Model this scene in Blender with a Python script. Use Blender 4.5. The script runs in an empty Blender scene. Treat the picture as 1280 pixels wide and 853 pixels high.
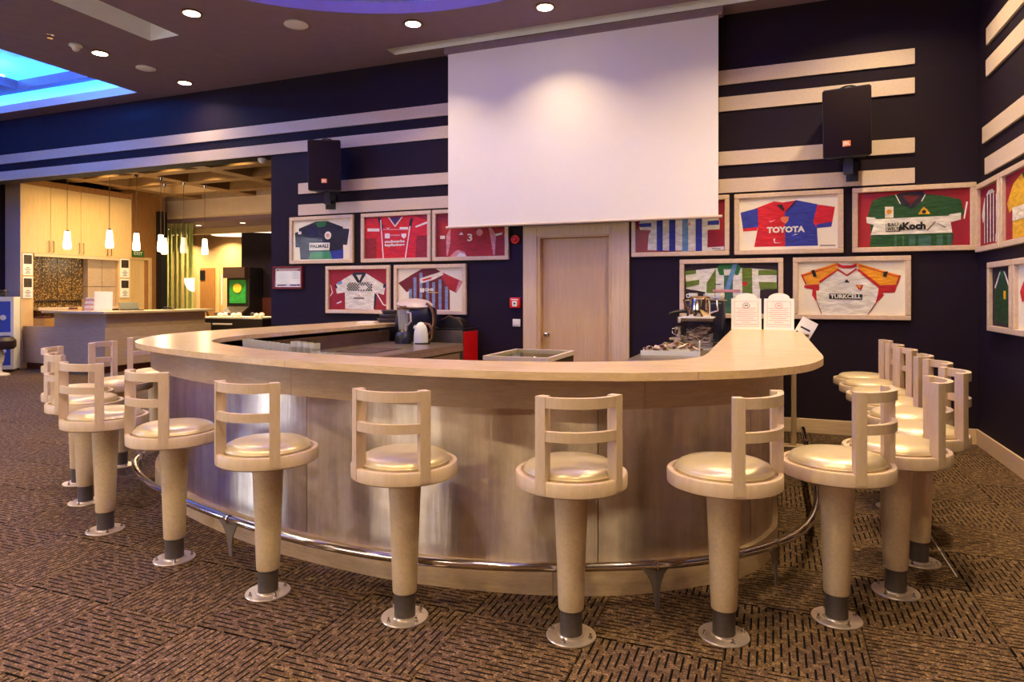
import bpy, bmesh, math, random
from mathutils import Vector, Matrix
random.seed(7)
R = math.radians
scn = bpy.context.scene
COL = scn.collection

# ------------------------------------------------------------------ camera
YAW = math.atan(325.0 / 830.0)
cam_d = bpy.data.cameras.new('camera')
cam = bpy.data.objects.new('camera', cam_d); COL.objects.link(cam)
cam.location = (0, 0, 1.45); cam.rotation_euler = (R(90), 0, YAW)
cam_d.sensor_width = 36; cam_d.lens = 36 * 830.0 / 1280.0
cam_d.shift_y = -58.5 / 1280.0
cam_d.clip_start = 0.05; cam_d.clip_end = 100
scn.camera = cam

# ------------------------------------------------------------------ world, exposure
wd = bpy.data.worlds.new('world'); scn.world = wd; wd.use_nodes = True
wd.node_tree.nodes['Background'].inputs[0].default_value = (0.75, 0.7, 0.9, 1)
wd.node_tree.nodes['Background'].inputs[1].default_value = 0.03
scn.view_settings.view_transform = 'Standard'
scn.view_settings.look = 'None'
scn.view_settings.gamma = 1.0
scn.view_settings.use_curve_mapping = False
scn.view_settings.exposure = 0.35
scn.cycles.use_denoising = True
scn.cycles.max_bounces = 8
scn.cycles.sample_clamp_indirect = 6.0
scn.cycles.caustics_reflective = False
scn.cycles.caustics_refractive = False
WARM = (1.0, 0.76, 0.44)
DOWNLIGHT_W = 28.0
LOBBY_W = 28.0
UNSEEN_DAYLIGHT = 2.4
UNSEEN_DAYLIGHT_LEFT = 11.0
COVE_COL = (0.01, 0.25, 1.0)
COVE_LEFT = 185.0
COVE_DOME = 95.0

# ------------------------------------------------------------------ helpers
def s2l(c): return c / 12.92 if c <= 0.04045 else ((c + 0.055) / 1.055) ** 2.4
def C(r, g, b): return (s2l(r / 255), s2l(g / 255), s2l(b / 255), 1)

MATS = {}
def nodemat(name):
    m = bpy.data.materials.new(name); m.use_nodes = True
    nt = m.node_tree; b = nt.nodes['Principled BSDF']
    MATS[name] = m
    return m, nt, b
def mix_rgb(nt, fac, a, b, mode='MIX'):
    n = nt.nodes.new('ShaderNodeMix'); n.data_type = 'RGBA'; n.blend_type = mode
    for sock, v in ((n.inputs['Factor'], fac), (n.inputs['A'], a), (n.inputs['B'], b)):
        if hasattr(v, 'links') or hasattr(v, 'is_linked'): nt.links.new(v, sock)
        else: sock.default_value = v
    return n.outputs['Result']
def mathn(nt, op, a, b=None, c=None):
    n = nt.nodes.new('ShaderNodeMath'); n.operation = op
    for i, v in enumerate((a, b, c)):
        if v is None: continue
        if hasattr(v, 'is_linked'): nt.links.new(v, n.inputs[i])
        else: n.inputs[i].default_value = v
    return n.outputs[0]
def noise(nt, vec, scale, detail=3, rough=0.5):
    n = nt.nodes.new('ShaderNodeTexNoise'); n.inputs['Scale'].default_value = scale
    n.inputs['Detail'].default_value = detail; n.inputs['Roughness'].default_value = rough
    if vec is not None: nt.links.new(vec, n.inputs['Vector'])
    return n.outputs['Fac']
def coords(nt, kind='Object', scale=(1, 1, 1), rot=(0, 0, 0)):
    t = nt.nodes.new('ShaderNodeTexCoord'); mp = nt.nodes.new('ShaderNodeMapping')
    mp.inputs['Scale'].default_value = scale; mp.inputs['Rotation'].default_value = rot
    nt.links.new(t.outputs[kind], mp.inputs['Vector'])
    return mp.outputs['Vector']
def ramp(nt, fac, stops):
    n = nt.nodes.new('ShaderNodeValToRGB')
    while len(n.color_ramp.elements) < len(stops): n.color_ramp.elements.new(0.5)
    for e, (p, c) in zip(n.color_ramp.elements, stops): e.position = p; e.color = c
    nt.links.new(fac, n.inputs['Fac']); return n.outputs['Color']
def bump(nt, b, h, strength, dist=0.002):
    n = nt.nodes.new('ShaderNodeBump'); n.inputs['Strength'].default_value = strength
    n.inputs['Distance'].default_value = dist
    nt.links.new(h, n.inputs['Height']); nt.links.new(n.outputs['Normal'], b.inputs['Normal'])

def plain(name, col, rough=0.5, metal=0.0, var=0.06, nscale=30, bmp=0.0, spec=0.5):
    """paint / plastic / metal with a slight procedural mottling"""
    m, nt, b = nodemat(name)
    f = noise(nt, coords(nt), nscale)
    dark = tuple(x * (1 - var) for x in col[:3]) + (1,)
    lite = tuple(min(1, x * (1 + var)) for x in col[:3]) + (1,)
    nt.links.new(ramp(nt, f, [(0.3, dark), (0.7, lite)]), b.inputs['Base Color'])
    b.inputs['Roughness'].default_value = rough; b.inputs['Metallic'].default_value = metal
    b.inputs['Specular IOR Level'].default_value = spec
    if bmp: bump(nt, b, f, bmp)
    return m
def wood(name, c1, c2, scale=(3, 40, 40), rough=0.42, spec=0.4):
    m, nt, b = nodemat(name)
    v = coords(nt, 'Object', scale)
    f = noise(nt, v, 1.0, 5, 0.62)
    f2 = noise(nt, coords(nt, 'Object', tuple(x * 3.1 for x in scale)), 1.0, 2)
    fm = mathn(nt, 'MULTIPLY_ADD', f2, 0.35, mathn(nt, 'MULTIPLY', f, 0.65))
    nt.links.new(ramp(nt, fm, [(0.34, c1), (0.64, c2)]), b.inputs['Base Color'])
    b.inputs['Roughness'].default_value = rough
    b.inputs['Specular IOR Level'].default_value = spec
    bump(nt, b, fm, 0.12, 0.001)
    return m
def emit(name, col, strength):
    m, nt, b = nodemat(name)
    b.inputs['Base Color'].default_value = col
    b.inputs['Emission Color'].default_value = col
    b.inputs['Emission Strength'].default_value = strength
    return m

# materials ---------------------------------------------------------
wood('wood_pale', C(208, 176, 138), C(226, 198, 162), (2, 45, 45))
wood('wood_pale_z', C(208, 178, 140), C(224, 196, 160), (45, 45, 2))
wood('wood_stool', C(200, 173, 144), C(212, 187, 158), (30, 30, 8), 0.45)
wood('wood_frame', C(206, 178, 150), C(226, 200, 172), (20, 20, 20), 0.4)
wood('wood_counter', C(204, 172, 126), C(224, 194, 148), (5, 26, 26), 0.24, 0.55)
wood('wood_fascia', C(158, 130, 102), C(178, 150, 120), (8, 8, 60), 0.4)
wood('wood_plinth', C(186, 156, 122), C(208, 178, 142), (10, 10, 60), 0.45)
wood('wood_door', C(204, 166, 116), C(218, 182, 134), (55, 55, 2.5), 0.42)
wood('wood_cabinet', C(214, 178, 122), C(230, 196, 142), (40, 40, 2), 0.45)
wood('wood_desk', C(176, 152, 128), C(194, 170, 146), (6, 6, 40), 0.4)
wood('wood_brown', C(150, 104, 56), C(176, 126, 72), (40, 40, 3), 0.5)
plain('wall_plum', C(28, 13, 27), 0.75, var=0.12, nscale=60, bmp=0.15, spec=0.25)
plain('ceiling_mauve', C(138, 118, 132), 0.85, var=0.05, nscale=6, spec=0.2)
plain('cream_paint', C(226, 204, 180), 0.7, var=0.03, nscale=5)
plain('stripe_cream', C(214, 192, 172), 0.6, var=0.05, nscale=50)
plain('screen_white', C(244, 236, 232), 0.9, var=0.01, nscale=3, spec=0.1)
plain('white_plastic', C(236, 234, 232), 0.35, var=0.02)
plain('cove_white', C(235, 238, 242), 0.8, var=0.02, nscale=4)
plain('champagne_metal', C(222, 196, 160), 0.38, metal=0.18, var=0.07, nscale=70)
plain('sleeve_grey', C(92, 82, 80), 0.5, metal=0.4, var=0.1, nscale=40)
plain('cushion_satin', C(222, 202, 160), 0.3, metal=0.35, var=0.03, nscale=20)
plain('chrome', C(225, 218, 212), 0.12, metal=1.0, var=0.03)
plain('bolt_steel', C(190, 182, 175), 0.25, metal=1.0, var=0.05)
plain('flange_steel', C(226, 208, 194), 0.3, metal=0.72, var=0.06, nscale=25)
plain('bracket_grey', C(140, 130, 125), 0.5, metal=0.5, var=0.1)
plain('steel_work', C(176, 160, 140), 0.32, metal=0.9, var=0.1, nscale=18)
plain('steel_dark', C(104, 80, 62), 0.42, metal=0.6, var=0.2, nscale=8)
plain('black_plastic', C(26, 23, 28), 0.4, var=0.1)
plain('black_navy', C(22, 22, 48), 0.35, var=0.1)
plain('grille_black', C(34, 22, 27), 0.9, var=0.35, nscale=500, spec=.15)
plain('orange_badge', C(240, 130, 70), 0.4, var=0.05)
plain('red_paint', C(214, 20, 18), 0.35, var=0.05)
plain('red_lens', C(220, 16, 20), 0.15, var=0.05)
plain('bronze', C(120, 84, 56), 0.35, metal=0.7, var=0.15)
plain('pale_lid', C(196, 178, 176), 0.35, var=0.05)
plain('blue_door', C(20, 66, 190), 0.35, var=0.08, nscale=12)
plain('brown_leather', C(48, 26, 24), 0.5, var=0.15)
plain('cardboard', C(206, 160, 84), 0.7, var=0.08)
plain('green_art', C(40, 140, 60), 0.4, var=0.25, nscale=9)
plain('yellow_art', C(236, 196, 60), 0.5, var=0.12, nscale=15)
plain('maroon_panel', C(86, 38, 30), 0.6, var=0.15)
plain('paper_white', C(244, 240, 236), 0.6, var=0.02)
plain('ink_grey', C(120, 108, 112), 0.7, var=0.05)
plain('ink_black', C(26, 22, 24), 0.6, var=0.05)
plain('photo_dark', C(58, 44, 34), 0.5, var=0.5, nscale=14)
plain('exit_green', C(60, 120, 40), 0.5, var=0.1)
plain('green_curtain', C(206, 206, 140), 0.6, var=0.12, nscale=6)
plain('foil_packet', C(214, 190, 170), 0.3, metal=0.5, var=0.3, nscale=25)
plain('tile_cream', C(214, 178, 128), 0.5, var=0.1, nscale=25)
plain('coffer_tan', C(150, 116, 74), 0.6, var=0.06, nscale=8)
plain('coffer_dark', C(64, 46, 48), 0.8, var=0.08)
plain('rear_brown', C(124, 80, 48), 0.7, var=0.06, nscale=4)
plain('lavender_reflect', C(104, 84, 172), 0.7, var=0.04, nscale=4)  # unseen wall's colour, picked to put purple into the steel reflection
def cloth(name, col, var=0.2):
    m, nt, b = nodemat(name)
    v = coords(nt, 'Object', (9, 9, 26), (0, R(32), 0))
    f = noise(nt, v, 1.0, 4, 0.6)
    dark = tuple(x * (1 - var) for x in col[:3]) + (1,)
    lite = tuple(min(1, x * (1 + var)) for x in col[:3]) + (1,)
    nt.links.new(ramp(nt, f, [(0.35, dark), (0.65, lite)]), b.inputs['Base Color'])
    b.inputs['Roughness'].default_value = 0.65
    bump(nt, b, f, 0.8, 0.015)
    return m
for nm, c in dict(navy=(28, 24, 56), red=(214, 12, 28), crimson=(150, 18, 36), darkred=(178, 24, 28), maroon=(112, 14, 30), white=(240, 232, 228), blue=(44, 56, 168),
                  skyblue=(104, 150, 204), green=(24, 78, 34), leaf=(104, 128, 42), teal=(58, 104, 92), orange=(250, 158, 20), redtrim=(196, 22, 30), black=(26, 20, 26), yellow=(232, 176, 30), cream=(240, 226, 204),
                  deepgreen=(22, 66, 30), collargreen=(36, 116, 62), stripeblue=(132, 150, 196), purple=(70, 44, 120), darkmat=(52, 36, 54), matcream=(244, 232, 214), matred=(170, 22, 38), pink=(224, 150, 150)).items():
    cloth('cloth_' + nm, C(*c))

plain('cloth_matcream', C(252, 242, 226), 0.8, var=0.02, nscale=4)
plain('cloth_matred', C(160, 20, 36), 0.7, var=0.12, nscale=7)
plain('cloth_darkmat', C(48, 32, 50), 0.8, var=0.06, nscale=5)
def glass_mat(name, tint, gloss=0.12, rough=0.02, white_mix=0.0):
    m = bpy.data.materials.new(name); m.use_nodes = True; nt = m.node_tree; nt.nodes.clear(); MATS[name] = m
    o = nt.nodes.new('ShaderNodeOutputMaterial'); t = nt.nodes.new('ShaderNodeBsdfTransparent'); g = nt.nodes.new('ShaderNodeBsdfGlossy')
    t.inputs['Color'].default_value = tint; g.inputs['Roughness'].default_value = rough
    fr = nt.nodes.new('ShaderNodeLayerWeight'); fr.inputs['Blend'].default_value = 0.5
    n = noise(nt, coords(nt), 3.0)
    fac = mathn(nt, 'MULTIPLY', mathn(nt, 'MULTIPLY_ADD', mathn(nt, 'POWER', fr.outputs['Facing'], 5.0), gloss * 4, gloss), mathn(nt, 'MULTIPLY_ADD', n, 0.1, 0.95))
    mx = nt.nodes.new('ShaderNodeMixShader')
    nt.links.new(fac, mx.inputs[0]); nt.links.new(t.outputs[0], mx.inputs[1]); nt.links.new(g.outputs[0], mx.inputs[2])
    if white_mix:
        df = nt.nodes.new('ShaderNodeBsdfDiffuse'); df.inputs['Color'].default_value = (.9, .88, .86, 1)
        m2 = nt.nodes.new('ShaderNodeMixShader'); m2.inputs[0].default_value = white_mix
        nt.links.new(mx.outputs[0], m2.inputs[1]); nt.links.new(df.outputs[0], m2.inputs[2]); nt.links.new(m2.outputs[0], o.inputs[0])
    else: nt.links.new(mx.outputs[0], o.inputs[0])
glass_mat('frame_glass', (0.98, 0.98, 0.98, 1), 0.005)
glass_mat('clear_glass', (0.95, 0.95, 0.95, 1), 0.16)
glass_mat('tumbler_glass', (0.97, 0.97, 0.97, 1), 0.12, 0.05, 0.22)  # white diffuse share stands in for bright sparkle on the glass
glass_mat('smoke_glass', (0.72, 0.7, 0.66, 1), 0.15)
glass_mat('green_glass', (0.92, 0.96, 0.86, 1), 0.05)
emit('lamp_glow', (1.0, 0.84, 0.55, 1), 14.0)
emit('pendant_glow', (1.0, 0.80, 0.46, 1), 7.0)
emit('far_glow', (1.0, 0.85, 0.6, 1), 4.0)
emit('panel_glow', (1.0, 0.86, 0.6, 1), 1.6)
emit('led_left', (0.02, 0.21, 1.0, 1), COVE_LEFT)
emit('led_dome', (0.13, 0.13, 1.0, 1), COVE_DOME)
emit('unseen_pane_warm', (1.0, 0.93, 0.80, 1), UNSEEN_DAYLIGHT)  # glow of the added rear window, unseen by the camera
emit('unseen_pane_cool', (0.86, 0.92, 1.0, 1), UNSEEN_DAYLIGHT_LEFT)
emit('screen_glow', (0.75, 0.8, 1.0, 1), 0.9)

def steel_panel_mat():
    m, nt, b = nodemat('steel_brushed')
    uv = coords(nt, 'UV', (1, 1, 1))
    sep = nt.nodes.new('ShaderNodeSeparateXYZ'); nt.links.new(uv, sep.inputs[0])
    cmb = nt.nodes.new('ShaderNodeCombineXYZ'); nt.links.new(sep.outputs[0], cmb.inputs[0])
    nt.links.new(mathn(nt, 'MULTIPLY', sep.outputs[1], 0.06), cmb.inputs[1])
    band = noise(nt, cmb.outputs[0], 13.0, 4, 0.65)
    fine = noise(nt, cmb.outputs[0], 260.0, 2, 0.6)
    speck = noise(nt, uv, 14.0, 4, 0.6)
    fm = mathn(nt, 'ADD', mathn(nt, 'MULTIPLY', band, 0.6), mathn(nt, 'ADD', mathn(nt, 'MULTIPLY', fine, 0.12), mathn(nt, 'MULTIPLY', speck, 0.28)))
    nt.links.new(ramp(nt, fm, [(0.36, C(200, 182, 164)), (0.62, C(234, 220, 206))]), b.inputs['Base Color'])
    b.inputs['Metallic'].default_value = 1.0
    nt.links.new(mathn(nt, 'MULTIPLY_ADD', speck, 0.06, 0.34), b.inputs['Roughness'])
    b.inputs['Anisotropic'].default_value = 0.98
    b.inputs['Anisotropic Rotation'].default_value = 0.25
    tg = nt.nodes.new('ShaderNodeTangent'); tg.direction_type = 'UV_MAP'; nt.links.new(tg.outputs[0], b.inputs['Tangent'])
    bump(nt, b, band, 0.5, 0.004)
steel_panel_mat()

def carpet_mat():
    m, nt, b = nodemat('carpet')
    uv = coords(nt, 'UV')
    sep = nt.nodes.new('ShaderNodeSeparateXYZ'); nt.links.new(uv, sep.inputs[0])
    u, v = sep.outputs[0], sep.outputs[1]
    uu = mathn(nt, 'DIVIDE', u, 0.0302)
    row = mathn(nt, 'FLOOR', uu)
    line = mathn(nt, 'ABSOLUTE', mathn(nt, 'SUBTRACT', mathn(nt, 'FRACT', uu), 0.5))
    wn = nt.nodes.new('ShaderNodeTexWhiteNoise'); wn.noise_dimensions = '1D'; nt.links.new(row, wn.inputs['W'])
    dash = mathn(nt, 'FRACT', mathn(nt, 'ADD', mathn(nt, 'DIVIDE', v, 0.15), wn.outputs['Value']))
    g = nt.nodes.new('ShaderNodeNewGeometry')
    sp = noise(nt, g.outputs['Position'], 120.0, 3, 0.75)
    wob = mathn(nt, 'MULTIPLY_ADD', sp, 0.12, 0.08)
    m1 = mathn(nt, 'LESS_THAN', line, wob)
    m2 = mathn(nt, 'LESS_THAN', dash, 0.74)
    mask = mathn(nt, 'MULTIPLY', m1, m2)
    big = noise(nt, g.outputs['Position'], 2.2, 3, 0.6)
    mid = noise(nt, g.outputs['Position'], 34.0, 3, 0.6)
    base = ramp(nt, mathn(nt, 'ADD', mathn(nt, 'MULTIPLY', sp, 0.6), mathn(nt, 'MULTIPLY', mid, 0.4)), [(0.34, C(40, 30, 23)), (0.5, C(104, 80, 57)), (0.66, C(200, 164, 118))])
    base = mix_rgb(nt, mathn(nt, 'MULTIPLY_ADD', big, 0.5, -0.1), base, C(78, 60, 46))
    oi = nt.nodes.new('ShaderNodeObjectInfo')
    base = mix_rgb(nt, mathn(nt, 'MULTIPLY', oi.outputs['Random'], 0.22), base, C(50, 36, 32))
    col = mix_rgb(nt, mask, base, C(14, 9, 9))
    nt.links.new(col, b.inputs['Base Color'])
    b.inputs['Roughness'].default_value = 0.95; b.inputs['Specular IOR Level'].default_value = 0.1
    h = mathn(nt, 'SUBTRACT', sp, mathn(nt, 'MULTIPLY', mask, 1.2))
    bump(nt, b, h, 0.6, 0.004)
carpet_mat()
def glitter_mat():
    m, nt, b = nodemat('mosaic_brown')
    vo = nt.nodes.new('ShaderNodeTexVoronoi'); vo.inputs['Scale'].default_value = 60
    nt.links.new(coords(nt), vo.inputs['Vector'])
    s3 = nt.nodes.new('ShaderNodeSeparateXYZ'); nt.links.new(vo.outputs['Color'], s3.inputs[0])
    nt.links.new(ramp(nt, s3.outputs[0], [(0.0, C(60, 42, 20)), (0.75, C(92, 68, 34)), (0.95, C(200, 162, 96))]), b.inputs['Base Color'])
    b.inputs['Roughness'].default_value = 0.3
glitter_mat()

# geometry ----------------------------------------------------------
def bm_box(bm, x0, x1, y0, y1, z0, z1, bev=0.0, seg=1):
    vs = [bm.verts.new((x, y, z)) for x in (x0, x1) for y in (y0, y1) for z in (z0, z1)]
    q = [(0, 1, 3, 2), (4, 6, 7, 5), (0, 4, 5, 1), (2, 3, 7, 6), (0, 2, 6, 4), (1, 5, 7, 3)]
    fs = [bm.faces.new([vs[i] for i in f]) for f in q]
    if bev:
        es = list({e for f in fs for e in f.edges})
        bmesh.ops.bevel(bm, geom=es, offset=bev, segments=seg, affect='EDGES', profile=0.5)
def bm_lathe(bm, prof, n=24, c=(0, 0, 0), a0=0.0):
    rings = []
    for r, z in prof:
        if r < 1e-6: rings.append([bm.verts.new((c[0], c[1], c[2] + z))])
        else: rings.append([bm.verts.new((c[0] + r * math.cos(a0 + 2 * math.pi * k / n), c[1] + r * math.sin(a0 + 2 * math.pi * k / n), c[2] + z)) for k in range(n)])
    for A, B in zip(rings, rings[1:]):
        for k in range(n):
            k2 = (k + 1) % n
            f = [A[k % len(A)], A[k2 % len(A)], B[k2 % len(B)], B[k % len(B)]]
            f2 = []
            for v in f:
                if v not in f2: f2.append(v)
            if len(f2) >= 3: bm.faces.new(f2)
    if len(rings[0]) > 1: bm.faces.new(rings[0][::-1])
    if len(rings[-1]) > 1: bm.faces.new(rings[-1])
def bm_tube(bm, pts, r, n=10, closed=False, caps=True):
    pts = [Vector(p) for p in pts]; N = len(pts); rings = []
    rr = r if isinstance(r, (list, tuple)) else [r] * N
    up = Vector((0, 0, 1)); prev = None
    for i, p in enumerate(pts):
        a = pts[(i - 1) % N] if (closed or i) else p
        b = pts[(i + 1) % N] if (closed or i < N - 1) else p
        t = (b - a).normalized()
        x = t.cross(up if abs(t.z) < 0.95 else Vector((1, 0, 0)))
        if prev is not None:
            x2 = prev - t * prev.dot(t)
            if x2.length > 1e-4: x = x2
        x.normalize(); prev = x; y = x.cross(t)
        rings.append([bm.verts.new(p + x * (math.cos(2 * math.pi * k / n) * rr[i]) + y * (math.sin(2 * math.pi * k / n) * rr[i])) for k in range(n)])
    for i in range(N if closed else N - 1):
        A, B = rings[i], rings[(i + 1) % N]
        for k in range(n): bm.faces.new((A[k], A[(k + 1) % n], B[(k + 1) % n], B[k]))
    if caps and not closed: bm.faces.new(rings[0][::-1]); bm.faces.new(rings[-1])
def bm_prism(bm, poly, y0, y1):
    """poly in (x,z), extruded along y"""
    A = [bm.verts.new((x, y0, z)) for x, z in poly]; B = [bm.verts.new((x, y1, z)) for x, z in poly]
    n = len(poly)
    bm.faces.new(A); bm.faces.new(B[::-1])
    for k in range(n): bm.faces.new((A[k], B[k], B[(k + 1) % n], A[(k + 1) % n]))
def bm_prism_z(bm, poly, z0, z1):
    A = [bm.verts.new((x, y, z0)) for x, y in poly]; B = [bm.verts.new((x, y, z1)) for x, y in poly]
    n = len(poly)
    bm.faces.new(A[::-1]); bm.faces.new(B)
    for k in range(n): bm.faces.new((A[k], A[(k + 1) % n], B[(k + 1) % n], B[k]))
def bm_cyl(bm, p0, p1, r0, r1=None, n=16): bm_tube(bm, [p0, p1], [r0, r0 if r1 is None else r1], n)

def mesh_of(bm, mat, smooth=False, name='mesh', angle=38):
    bmesh.ops.recalc_face_normals(bm, faces=bm.faces)
    me = bpy.data.meshes.new(name); bm.to_mesh(me); bm.free()
    if mat: me.materials.append(MATS[mat])
    if smooth:
        me.polygons.foreach_set('use_smooth', [True] * len(me.polygons))
        me.set_sharp_from_angle(angle=R(angle))
    return me
def obj(name, bm, mat, parent=None, smooth=False, loc=None, rot=None):
    me = mesh_of(bm, mat, smooth, name) if isinstance(bm, bmesh.types.BMesh) else bm
    o = bpy.data.objects.new(name, me); COL.objects.link(o)
    if parent: o.parent = parent
    if loc: o.location = loc
    if rot: o.rotation_euler = rot
    return o
def box(name, dims, mat, parent=None, bev=0.0, seg=1):
    bm = bmesh.new(); bm_box(bm, *dims, bev=bev, seg=seg)
    return obj(name, bm, mat, parent, smooth=bev > 0 and seg > 1)
def tag(o, label=None, cat=None, group=None, kind=None):
    if label: o['label'] = label
    if cat: o['category'] = cat
    if group: o['group'] = group
    if kind: o['kind'] = kind
    return o
def thing(name, label, cat, loc=(0, 0, 0), rz=0.0, group=None):
    o = bpy.data.objects.new(name, None); COL.objects.link(o)
    o.empty_display_size = 0.1
    o.location = loc; o.rotation_euler = (0, 0, rz)
    return tag(o, label, cat, group)
def copy_tree(o, parent=None):
    c = o.copy(); COL.objects.link(c); c.parent = parent
    for ch in list(o.children): copy_tree(ch, c)
    return c
def text_mesh(s, size, mat, bold=0.0, extrude=0.001, width=None):
    cu = bpy.data.curves.new('text', 'FONT'); cu.body = s; cu.size = size; cu.align_x = 'CENTER'; cu.align_y = 'CENTER'
    cu.extrude = extrude; cu.offset = bold; cu.resolution_u = 2
    t = bpy.data.objects.new('text_tmp', cu); COL.objects.link(t)
    bpy.context.view_layer.update()
    me = bpy.data.meshes.new_from_object(t.evaluated_get(bpy.context.evaluated_depsgraph_get()))
    bpy.data.objects.remove(t); bpy.data.curves.remove(cu)
    if width:
        xs = [v.co.x for v in me.vertices]; w = max(xs) - min(xs)
        for v in me.vertices: v.co.x *= width / w
    # stand it up: text x stays x, text y becomes z, faces -y
    me.transform(Matrix.Rotation(R(90), 4, 'X'))
    me.materials.clear(); me.materials.append(MATS[mat])
    return me
def area_lamp(name, loc, power, col, size=0.14, spread=150, rot=(0, 0, 0), parent=None):
    l = bpy.data.lights.new(name, 'AREA'); l.shape = 'DISK'; l.size = size; l.energy = power; l.color = col; l.spread = R(spread)
    o = bpy.data.objects.new(name, l); COL.objects.link(o); o.location = loc; o.rotation_euler = rot
    if parent: o.parent = parent
    return o
def catmull(P, per=6):
    out = []
    for i in range(len(P) - 1):
        p0 = Vector(P[max(i - 1, 0)]); p1 = Vector(P[i]); p2 = Vector(P[i + 1]); p3 = Vector(P[min(i + 2, len(P) - 1)])
        for k in range(per):
            t = k / per
            out.append(0.5 * ((2 * p1) + (p2 - p0) * t + (2 * p0 - 5 * p1 + 4 * p2 - p3) * t * t + (3 * p1 - p0 - 3 * p2 + p3) * t ** 3))
    out.append(Vector(P[-1])); return out
def offset_curve(P, d):
    """positive d = to the right-hand side walking along P (outside of the bar)"""
    out = []
    for i, p in enumerate(P):
        t = (P[min(i + 1, len(P) - 1)] - P[max(i - 1, 0)]).normalized()
        out.append(p + Vector((t.y, -t.x)) * d)
    return out

# ================================================================== SETTING
WY, WX, CZ = 7.6, 1.85, 4.5          # back wall, right wall, ceiling
LX, RY = -14.0, -4.0                 # left wall, rear wall
LOBY = 12.5

# bar outlines (plan), from the far end of the left leg round the front to the far end of the right leg
OUT = [(-5.03, 7.52), (-5.04, 6.5), (-5.05, 5.5), (-5.05, 4.9), (-5.0, 4.5), (-4.87, 4.17), (-4.68, 3.87), (-4.38, 3.55), (-3.97, 3.31), (-3.52, 3.14), (-3.06, 3.0), (-2.6, 2.88), (-2.2, 2.81), (-1.58, 2.77), (-1.1, 2.80), (-.78, 2.875), (-.48, 2.99), (-.154, 3.2), (.02, 3.38), (.157, 3.6), (.235, 3.86), (.268, 4.1), (.268, 4.6), (.265, 5.5), (.26, 6.3), (.255, 7.1)]
INN = [(-4.22, 7.52), (-4.22, 6.5), (-4.22, 5.5), (-4.21, 4.9), (-4.19, 4.45), (-4.13, 4.16), (-4.02, 3.95), (-3.86, 3.77), (-3.62, 3.62), (-3.3, 3.47), (-2.96, 3.33), (-2.6, 3.24), (-2.3, 3.2), (-1.75, 3.18), (-1.36, 3.215), (-1.05, 3.28), (-.8, 3.39), (-.58, 3.53), (-.47, 3.64), (-.4, 3.76), (-.365, 3.9), (-.355, 4.1), (-.36, 4.6), (-.365, 5.5), (-.37, 6.3), (-.375, 7.1)]
BOD = [(-4.88, 7.5), (-4.88, 6.5), (-4.88, 5.5), (-4.88, 4.95), (-4.86, 4.55), (-4.78, 4.22), (-4.6, 3.97), (-4.3, 3.7), (-3.9, 3.46), (-3.45, 3.26), (-2.98, 3.11), (-2.6, 3.02), (-2.25, 2.97), (-1.74, 2.945), (-1.19, 3.02), (-.83, 3.13), (-.6, 3.245), (-.33, 3.45), (-.19, 3.59), (-.09, 3.76), (-.03, 3.93), (0, 4.1), (0, 4.6), (0, 5.5), (0, 6.3), (0, 7.0)]
cO, cI, cB = catmull(OUT), catmull(INN), catmull(BOD)

def in_poly(x, y, P):
    c = False; n = len(P)
    for i in range(n):
        a, b = P[i], P[i - 1]
        if (a[1] > y) != (b[1] > y) and x < (b[0] - a[0]) * (y - a[1]) / (b[1] - a[1]) + a[0]: c = not c
    return c

# --- floor with carpet tiles
fl = box('floor', (LX - 6.0, WX + .2, RY - .2, 16.2, -0.12, -0.010), 'steel_dark'); tag(fl, 'brown carpet tile floor laid in alternating directions', kind='structure')
TS = 0.543
def tile_mesh(turn):
    bm = bmesh.new(); g = 0.0012; hw = TS / 2 - g
    top = [(-hw + .002, -hw + .002), (hw - .002, -hw + .002), (hw - .002, hw - .002), (-hw + .002, hw - .002)]
    bot = [(-hw, -hw), (hw, -hw), (hw, hw), (-hw, hw)]
    T = [bm.verts.new((x, y, 0.0)) for x, y in top]; B = [bm.verts.new((x, y, -0.009)) for x, y in bot]
    uvl = bm.loops.layers.uv.new('UVMap')
    fs = [bm.faces.new(T)] + [bm.faces.new((B[k], B[(k + 1) % 4], T[(k + 1) % 4], T[k])) for k in range(4)]
    for f in fs:
        for l in f.loops:
            x, y = l.vert.co.x + 3.0, l.vert.co.y + 3.0
            l[uvl].uv = (x, y) if turn == 0 else (y, x)
    me = bpy.data.meshes.new('carpet_tile'); bm.to_mesh(me); bm.free(); me.materials.append(MATS['carpet'])
    return me
TM = [tile_mesh(0), tile_mesh(1)]
BODP = [tuple(p) for p in offset_curve(cB, -0.15)]
cells = []
sy, cy = math.sin(YAW), math.cos(YAW)
for i in range(-32, 10):
    for j in range(-10, 24):
        x, y = -1.81 + (i + .5) * TS, 2.2 + (j + .5) * TS
        if x > WX + .1 or x < LX - .3 or y < RY - .2 or y > 12.4: continue
        d = -sy * x + cy * y; r = cy * x + sy * y
        vis = False
        if d > 0.6 and not in_poly(x, y, BODP):
            px = 640 + 830 * r / d; py = 368 + 830 * 1.45 / d
            vis = -60 < px < 1345 and py < 1010 and py > 455
            if y > WY + .3 and x > -6.9: vis = False
            if x < -13.3 and y > 8.7: vis = False
        cells.append((d if vis else 99 + abs(d), vis, i, j, x, y))
cells.sort()
rest = []
for n, (d, vis, i, j, x, y) in enumerate(cells):
    t = 1 if (i + j) % 2 else 0
    if vis and n < 300:
        o = bpy.data.objects.new('carpet_tile', TM[t]); COL.objects.link(o); o.parent = fl; o.location = (x, y, 0)
    else: rest.append((x, y, t))
vs, fsx, uvs = [], [], []
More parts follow.
